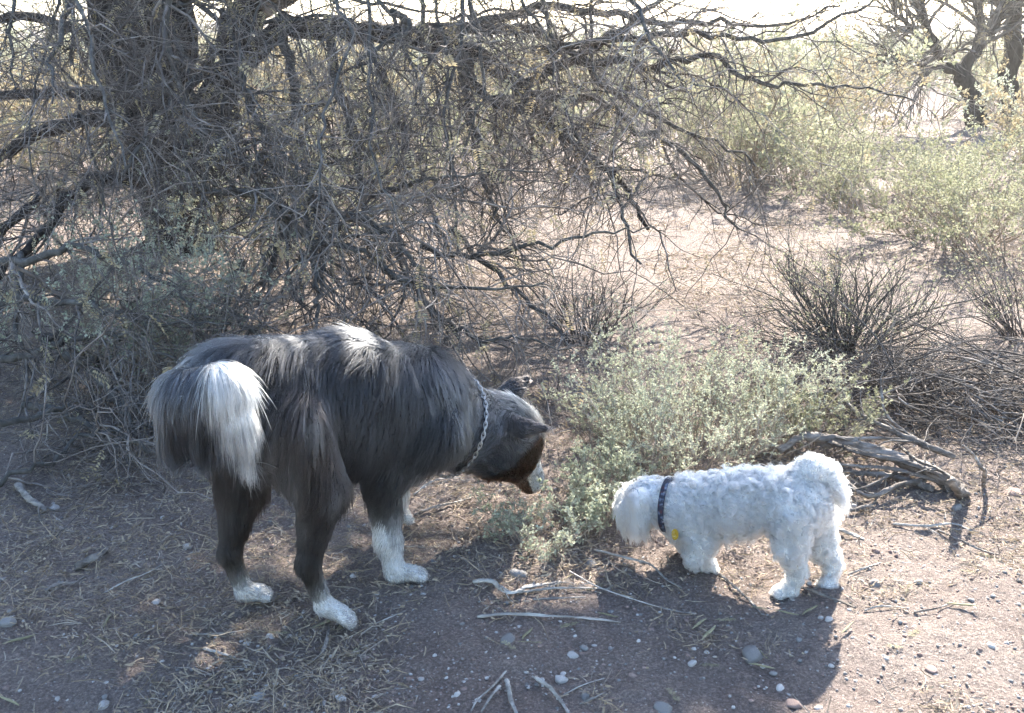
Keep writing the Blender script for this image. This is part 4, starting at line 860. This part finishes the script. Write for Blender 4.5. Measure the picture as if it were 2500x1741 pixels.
# tail: raised and curled over, a plume of hanging hair
b1 += [bone(P(560, 975, 2.14), P(470, 985, 2.06), .05, .045, 'tail_dark'), bone(P(445, 965, 2.02), P(425, 1070, 2.03), .048, .030, 'tail_dark', k=.02), bone(P(445, 955, 2.01), P(545, 942, 1.985), .042, .044, 'tail_mid', k=.02), bone(P(490, 980, 2.01), P(500, 1070, 2.02), .046, .036, 'tail_dark', k=.02),
       bone(P(540, 945, 1.985), P(572, 1030, 1.985), .044, .038, 'tail_white', k=.02), bone(P(572, 1030, 1.985), P(600, 1115, 1.99), .036, .016, 'tail_white', k=.02)]
bk = -hd; dn = np.array([0, 0, -1.0])
st1 = {
    'torso': dict(flow=bk*.55+dn*.8, len=.070, lift=.22, grav=.35), 'flank': dict(flow=bk*.35+dn, len=.065, lift=.2, grav=.4), 'chest': dict(flow=bk*.35+dn, len=.055, lift=.2, grav=.45),
    'shoulder': dict(flow=bk*.3+dn, len=.048, lift=.18, grav=.4), 'neck': dict(flow=norm(sho-sk)*.7+dn*.5, len=.045, lift=.22, grav=.3), 'throat': dict(flow=norm(sho-sk)*.5+dn*.8, len=.045, lift=.22, grav=.35),
    'ruff': dict(flow=norm(sho-sk)*.8+dn*.5, len=.042, lift=.25, grav=.2), 'head': dict(flow=norm(sk-mz), len=.025, lift=.22, grav=.05, clump=.3), 'cheek': dict(flow=norm(sk-mz)+dn*.2, len=.035, lift=.28, grav=.2),
    'muzzle': dict(flow=norm(sk-mz), len=.007, lift=.15, grav=0, clump=.1), 'ear': dict(flow=norm(P(1330, 1046, 2.6)-P(1230, 1040, 2.57)), len=.016, lift=.15, grav=.0, clump=.3),
    'thigh': dict(flow=bk*.3+dn, len=.058, lift=.2, grav=.45), 'shank': dict(flow=bk*.35+dn, len=.022, lift=.22, grav=.4), 'hock': dict(flow=bk*.2+dn, len=.016, lift=.15, grav=.2, clump=.3),
    'fore': dict(flow=bk*.45+dn, len=.024, lift=.18, grav=.3, clump=.4), 'wrist': dict(flow=bk*.5+dn, len=.018, lift=.2, grav=.2, clump=.4), 'foot': dict(flow=hd*.8+dn*.1, len=.007, lift=.3, grav=.1, clump=.7),
    'tail_dark': dict(flow=dn+np.array([.02, 0, 0]), len=.060, lift=.10, grav=.7), 'tail_mid': dict(flow=dn*.8+np.array([.1, -.15, 0]), len=.065, lift=.10, grav=.8), 'tail_white': dict(flow=dn+np.array([.28, -.05, 0]), len=.072, lift=.06, grav=.6),
}
DK = np.array([.009, .010, .012]); GR = np.array([.040, .0425, .049]); LG = np.array([.15, .152, .158]); BR = np.array([.019, .014, .0125]); DB = np.array([.0085, .0062, .0056]); WH = np.array([.80, .785, .76]); FB = np.array([.040, .023, .016])
gcol = {'torso': GR*.55, 'flank': GR*.5+BR*.2, 'chest': GR*.6, 'shoulder': GR*.45, 'neck': GR*1.15, 'throat': GR*1.1, 'ruff': GR*1.35, 'head': LG*1.1, 'cheek': GR*1.5, 'muzzle': FB, 'ear': BR*1.3+GR*.3, 'thigh': BR, 'shank': DB*1.15, 'hock': DB, 'fore': DB*1.15, 'wrist': WH, 'foot': WH, 'tail_dark': GR*.65, 'tail_mid': LG, 'tail_white': WH}
def colour1(p, W, bones, r, cl):
    c = W@np.array([gcol[b['g']] for b in bones]); n = len(p)
    gi = {}
    for i, b in enumerate(bones): gi.setdefault(b['g'], []).append(i)
    wt = lambda *g: W[:, [i for k in g for i in gi[k]]].sum(1)
    body = wt('torso', 'flank', 'chest', 'shoulder', 'neck', 'throat', 'ruff', 'thigh')
    pn = p*np.array([1, 1, .45]); mer = vnoise(pn, 9, 61)*.6+vnoise(pn, 22, 62)*.4
    dark = smooth(.05, .45, mer)*body*.75
    c = c*(1-dark[:, None])+DK*dark[:, None]
    lite = smooth(.15, .5, -mer)*body*.45
    c = c*(1-lite[:, None])+LG*lite[:, None]
    tw = wt('tail_dark', 'tail_mid', 'tail_white'); tx = (p[:, 0]+.562)-.20*(.56-p[:, 2])+.014*vnoise(p, 18, 77)+.008*r.normal(size=n)
    wtl = (smooth(-.02, .02, tx)*(tw > .5)*(p[:, 1] < 2.06))[:, None]; c = np.where((tw > .5)[:, None], (GR*.8)*(1-wtl)+WH*wtl, c)
    # white socks with a clean edge, white blaze
    for a_, z in ((rh, P(790, 1462, 2.07)[2]), (lh, P(598, 1435, 2.18)[2])):
        near_ = np.linalg.norm(p[:, :2]-a_[-1][:2], axis=1) < .13; k = near_ & (p[:, 2] < z+.012*vnoise(p, 30, 8)); c[k] = WH
    for a_, z in ((rf, P(950, 1325, 2.285)[2]), (lff, P(968, 1195, 2.56)[2])):
        near_ = np.linalg.norm(p[:, :2]-a_[-1][:2], axis=1) < .12; back = (p-a_[2])@hd
        k = near_ & (p[:, 2] < z+np.where(back < -.015, .06, 0)+.006*vnoise(p, 30, 8)); c[k] = WH
    axh = norm(mz-sk); rel = p-sk; al = rel@axh; sidev = norm(np.cross(axh, [0, 0, 1.0])); lat = rel@sidev; topv = np.cross(sidev, axh); tp = rel@topv
    kb = (al > .045) & (wt('head', 'muzzle', 'cheek') > .45) & (tp < .055); c[kb] = FB
    k = (np.abs(lat) < .016+.004*vnoise(p, 40, 3)) & (tp > .0) & (al > -.06) & (wt('head', 'muzzle', 'ruff') > .4); c[k] = WH
    k = (al > .115) & (wt('muzzle') > .35) & (lat*0+tp > -.03); c[k] = WH*.95
    spot = (vnoise(p, 130, 4) > .62) & k; c[spot] = DB
    dust = np.array([.46, .39, .33]); dt = (smooth(.075, .0, p[:, 2])*(.25+.5*vnoise(p, 35, 81))).clip(0, .6)[:, None]*(c.min(1) > .5)[:, None]; c = c*(1-dt)+dust*dt
    c = c*r.lognormal(0, .28, n)[:, None]
    wh = (c.min(1) > .5)[:, None]; c = np.where(wh, c*.98, c)
    return np.clip(c, .006, .90)
CAX = norm(P(1240, 1060, 2.63)-P(1060, 1020, 2.50)); CCOL = P(1108, 1040, 2.55)
dog = empty('merle_dog', (pel[0], pel[1], 0)); off1 = np.array(dog.location)
tag(dog, 'large shaggy grey merle dog with white paws and white-tipped tail, sniffing', 'dog')
V1, Q1, _ = body_object('body', b1, .006, .045, colour1, dog, off1, 1)
fur('coat', dog, V1, Q1, b1, st1, 125000, colour1, FUR1, off1, 101, K=8, cell=.010, clump=.6, rad=.00044, cvar=.42, trim=lambda p: 1-.7*np.exp(-(((p-CCOL)@CAX)/.014)**2)*(np.linalg.norm(p-CCOL, axis=1) < .2),
    dens=lambda c: 1+1.5*(np.linalg.norm(c-mz, axis=1) < .16)+1.2*(c[:, 2] < .2)+1.0*(c[:, 1] < 2.06))
def ball(name, c, s, m, parent, off, rot=None):
    V = IV2*np.array(s); V = V@np.array(Matrix(rot)).T if rot is not None else V
    me = mesh(name, V+np.asarray(c)-off, IF2, m); return obj(name, me, parent)
for e_, d_, r_ in CLAWS[:16]: ball('claw', e_+d_*r_*.62+np.array([0, 0, -.004]), (.006, .0035, .0035), M['claw'], dog, off1, rot=[[d_[0], -d_[1], 0], [d_[1], d_[0], 0], [0, 0, 1]])
axh_ = norm(mz-sk); sd_ = norm(np.cross(axh_, [0, 0, 1.0])); tv = np.cross(sd_, axh_)
def out_to_skin(p, d, bones, depth):
    for _ in range(200):
        if min(cap_dist(p[None], b)[0] for b in bones if b['g'] in ('head', 'muzzle', 'cheek')) > -depth: break
        p = p+d*.001
    return p
ball('nose', out_to_skin(mz, axh_, b1, .004), (.015, .013, .012), M['nose'], dog, off1)
for s in (-1, 1):
    o_ = ball('eye', out_to_skin(br_, norm(sd_*s*.75+axh_*.55+tv*.35), b1, .001), (.0105, .0105, .0105), M['eye'], dog, off1)
# chain collar
def chain(center, axis, rad, squash, n, parent, off):
    u = norm(np.cross(axis, [0, 0, 1.0])); v = norm(np.cross(u, axis)); acc = Acc()
    S_, K_ = 14, 6
    for i in range(n):
        a = 2*np.pi*i/n; c = center+u*math.cos(a)*rad*squash+v*math.sin(a)*rad; t = norm(-u*math.sin(a)*squash+v*math.cos(a)); o = norm(c-center)
        w = norm(np.cross(t, o)); side = norm(o*math.cos(.785 if i % 2 else -.785)+w*math.sin(.785 if i % 2 else -.785))
        th_ = np.arange(S_)*2*np.pi/S_; ln_ = 2*np.pi*rad/n*.78
        c0 = c+np.outer(np.cos(th_)*ln_, t)+np.outer(np.sin(th_)*.0042, side)
        nrm = np.outer(np.cos(th_), t)+np.outer(np.sin(th_), side); bn = np.cross(t, side)
        ph = np.arange(K_)*2*np.pi/K_
        V = (c0[:, None]+nrm[:, None]*(np.cos(ph)*.0014)[None, :, None]+bn[None, None]*(np.sin(ph)*.0014)[None, :, None]).reshape(-1, 3)
        s = np.arange(S_)[:, None]; k_ = np.arange(K_)[None, :]
        q = np.stack([s*K_+k_, ((s+1) % S_)*K_+k_, ((s+1) % S_)*K_+(k_+1) % K_, s*K_+(k_+1) % K_], -1).reshape(-1, 4); acc.add(V-off, q)
    o = obj('chain_collar', acc.mesh('chain_collar', M['steel']), parent); return o
ch = chain(CCOL, CAX, .129, .97, 62, dog, off1)
ch['label'] = 'steel chain collar hanging round the shaggy neck'

# ---- the small white dog
hw = norm(np.array([-.93, .36, 0])); 
pw_ = P(1950, 1225, 2.27); mw = P(1805, 1225, 2.315); sw = P(1680, 1235, 2.36); nw = P(1622, 1228, 2.385); kw_ = P(1578, 1222, 2.40); zw = P(1545, 1275, 2.41)
b2 = [bone(pw_, mw, .064, .062, 'body'), bone(mw, sw, .062, .062, 'body'), bone(mw+[0, 0, -.012], sw+[0, 0, -.02], .06, .062, 'belly'), bone(sw, nw, .058, .046, 'neck'), bone(nw, kw_, .046, .048, 'head'),
      bone(kw_, P(1553, 1245, 2.405), .047, .04, 'head'), bone(P(1553, 1245, 2.405), zw, .038, .026, 'muzzle'), bone(P(1560, 1215, 2.36), P(1562, 1275, 2.355), .024, .020, 'earflap', k=.012), bone(P(1530, 1205, 2.44), P(1514, 1235, 2.45), .018, .014, 'farear', k=.012)]
lw_ = [P(1937, 1262, 2.235), P(1930, 1335, 2.215), P(1948, 1398, 2.225), P(1925, 1440, 2.215)]
leg(b2, lw_, [.052, .030, .014, .013], ['thigh', 'shank', 'shank']); tt_ = P(1893, 1455, 2.21); tt_[2] = .013; paw(b2, lw_[-1], tt_, .017, 'foot', .007)
rw_ = [P(1985, 1262, 2.31), P(2005, 1335, 2.295), P(2034, 1378, 2.285), P(2022, 1425, 2.26)]
leg(b2, rw_, [.048, .027, .014, .013], ['thigh', 'shank', 'shank']); tt_ = P(2008, 1436, 2.25); tt_[2] = .013; paw(b2, rw_[-1], tt_, .017, 'foot', .007)
fw_ = [P(1690, 1268, 2.325), P(1712, 1320, 2.31), P(1700, 1358, 2.305), P(1728, 1378, 2.315)]
leg(b2, fw_, [.042, .030, .023, .016], ['thigh', 'shank', 'shank']); paw(b2, fw_[-1], P(1745, 1388, 2.32), .014, 'foot', .006)
gw_ = [P(1665, 1262, 2.40), P(1690, 1315, 2.405), P(1700, 1345, 2.405), P(1705, 1355, 2.405)]
leg(b2, gw_, [.046, .032, .022, .018], ['thigh', 'shank', 'shank']); tt_ = P(1690, 1362, 2.395); tt_[2] = .013; paw(b2, gw_[-1], tt_, .016, 'foot', .007)
tw_ = [P(1985, 1200, 2.285), P(1962, 1160, 2.28), P(1980, 1143, 2.275), P(2015, 1152, 2.275), P(2036, 1185, 2.27), P(2054, 1218, 2.27)]
leg(b2, tw_, [.022, .022, .022, .020, .016, .009], ['tail', 'tail', 'tail2', 'tail2', 'tailtip'])
bw = -hw
st2 = {'body': dict(flow=bw*.5+dn*.7, len=.030, lift=.42, grav=.12, curl=.0078), 'belly': dict(flow=bw*.3+dn, len=.026, lift=.35, grav=.25, curl=.0078), 'neck': dict(flow=bw*.5+dn*.7, len=.028, lift=.4, grav=.15, curl=.0078), 'head': dict(flow=bw*.2+dn*.9, len=.034, lift=.32, grav=.35, curl=.0035),
       'muzzle': dict(flow=dn+bw*.2, len=.040, lift=.25, grav=.7, curl=.0016), 'earflap': dict(flow=dn, len=.050, lift=.15, grav=.8, curl=.0014), 'farear': dict(flow=dn, len=.018, lift=.3, grav=.3, curl=.002), 'thigh': dict(flow=bw*.2+dn, len=.024, lift=.35, grav=.2, curl=.0065),
       'shank': dict(flow=dn, len=.013, lift=.4, grav=.15, curl=.004), 'foot': dict(flow=hw*.6+dn*.6, len=.010, lift=.35, grav=.1, curl=.002), 'tail': dict(flow=np.array([-.1, 0, 1.0]), len=.015, lift=.4, grav=0, curl=.003), 'tail2': dict(flow=np.array([.6, 0, .3]), len=.017, lift=.4, grav=.1, curl=.003),
       'tailtip': dict(flow=np.array([.6, 0, -.8]), len=.034, lift=.3, grav=.3, curl=.0015)}
def colour2(p, W, bones, r, cl):
    n = len(p); base = np.array([.95, .94, .925])*np.ones((n, 1)); cream = np.array([.84, .77, .68]); t = smooth(-.1, .7, vnoise(p, 16, 71)+.3*vnoise(p, 45, 72))*.45
    gi = [i for i, b in enumerate(bones) if b['g'] in ('belly', 'shank', 'foot', 'tail')]; t = t*(.5+.7*W[:, gi].sum(1))
    c = base*(1-t[:, None])+cream*t[:, None]
    return np.clip(c*r.uniform(.94, 1.02, n)[:, None], 0, .965)
cc_ = P(1632, 1232, 2.375); ca_ = norm(P(1560, 1222, 2.41)-P(1690, 1238, 2.355))
wdog = empty('white_dog', (pw_[0], pw_[1], 0)); off2 = np.array(wdog.location)
tag(wdog, 'small curly white dog with a blue collar, head lowered to the ground', 'dog')
V2_, Q2_, _ = body_object('body', b2, .0035, .018, colour2, wdog, off2, 2)
fur('coat', wdog, V2_, Q2_, b2, st2, 60000, colour2, FUR2, off2, 202, K=12, wscale=.010, cell=.014, clump=.95, curl=.0075, curl_turns=1.35, rad=.00045, cvar=.25, trim=lambda p: 1-.6*np.exp(-(((p-cc_)@ca_)/.010)**2)*(np.linalg.norm(p-cc_, axis=1) < .1))
ball('nose', zw+norm(zw-kw_)*.03+[0, 0, .004], (.010, .009, .008), M['nose'], wdog, off2)
# collar band and tag
m = bpy.data.materials.new('blue_patterned_webbing'); m.use_nodes = True; n_ = m.node_tree.nodes; l_ = m.node_tree.links; b_ = n_['Principled BSDF']; b_.inputs['Roughness'].default_value = .7
tc_ = n_.new('ShaderNodeTexCoord'); vo_ = n_.new('ShaderNodeTexVoronoi'); vo_.inputs['Scale'].default_value = 130; l_.new(tc_.outputs['Object'], vo_.inputs['Vector'])
rp_ = n_.new('ShaderNodeValToRGB'); rp_.color_ramp.interpolation = 'CONSTANT'; e_ = rp_.color_ramp.elements; e_[0].color = (.008, .012, .03, 1); e_[1].position = .62; e_[1].color = (.10, .12, .17, 1); x_ = e_.new(.88); x_.color = (.05, .012, .02, 1)
s_c = n_.new('ShaderNodeSeparateColor'); l_.new(vo_.outputs['Color'], s_c.inputs[0]); l_.new(s_c.outputs[0], rp_.inputs[0]); l_.new(rp_.outputs[0], b_.inputs['Base Color']); M['webbing'] = m
u_ = norm(np.cross(ca_, [0, 0, 1.0])); v_ = norm(np.cross(u_, ca_))
a = np.arange(40)*2*np.pi/40; ring = np.outer(np.cos(a), u_)+np.outer(np.sin(a), v_)
prof_ = [(.0645, -.0075), (.0665, -.006), (.067, 0), (.0665, .006), (.0645, .0075), (.063, 0)]
V = np.concatenate([cc_+ring*r_+ca_*x for r_, x in prof_])-off2; i = np.arange(40); q = np.concatenate([np.stack([k*40+i, k*40+(i+1) % 40, ((k+1) % 6)*40+(i+1) % 40, ((k+1) % 6)*40+i], -1) for k in range(6)])
collar = obj('collar', mesh('collar', V, q, M['webbing']), wdog); collar['label'] = 'dark blue patterned webbing collar'
tc0 = P(1648, 1305, 2.285); tn = norm(np.array([-.75, -.8, .1])); tu = norm(np.cross(tn, [0, 0, 1.0])); tv_ = np.cross(tu, tn)
a = np.arange(24)*2*np.pi/24; ov = np.outer(np.cos(a)*.009, tu)+np.outer(np.sin(a)*.0135, tv_)
V = np.concatenate([tc0+ov+tn*.0009, tc0+ov-tn*.0009, [tc0+tn*.0009], [tc0-tn*.0009]])-off2; i = np.arange(24); j = (i+1) % 24
tagm = obj('tag', mesh('tag', V, [np.stack([i, j, j+24, i+24], -1), np.concatenate([np.stack([i, j, np.full(24, 48)], -1), np.stack([j+24, i+24, np.full(24, 49)], -1)])], M['tagm'], False), collar); tagm['label'] = 'oval yellow tag hanging from the collar'

# ------------------------------------------------------------------ haze: thin volume added to stand in for lens glare near the sun
hm = bpy.data.materials.new('glare_haze'); hm.use_nodes = True; hn = hm.node_tree.nodes; hn.clear()
ho = hn.new('ShaderNodeOutputMaterial'); hv = hn.new('ShaderNodeVolumePrincipled'); hv.inputs['Color'].default_value = (.95, .94, .92, 1)
hv.inputs['Density'].default_value = 0.0021; hv.inputs['Anisotropy'].default_value = 0.85
hm.node_tree.links.new(hv.outputs[0], ho.inputs['Volume'])
x0, x1, y0, y1, z0, z1 = gx[0]-2, gx[-1]+2, gy[0]-2, gy[-1]+2, float(GZ.min())-1.0, max(TOP_Z, float(GZ.max())+2.5)+.5
V = np.array([[x, y, z] for z in (z0, z1) for y in (y0, y1) for x in (x0, x1)])
hz = obj('haze', mesh('haze', V, np.array([[0, 2, 3, 1], [4, 5, 7, 6], [0, 1, 5, 4], [2, 6, 7, 3], [0, 4, 6, 2], [1, 3, 7, 5]]), hm, False), kind='stuff')
hz['label'] = 'thin pale haze added over the whole place in place of lens glare'; hz['category'] = 'haze'
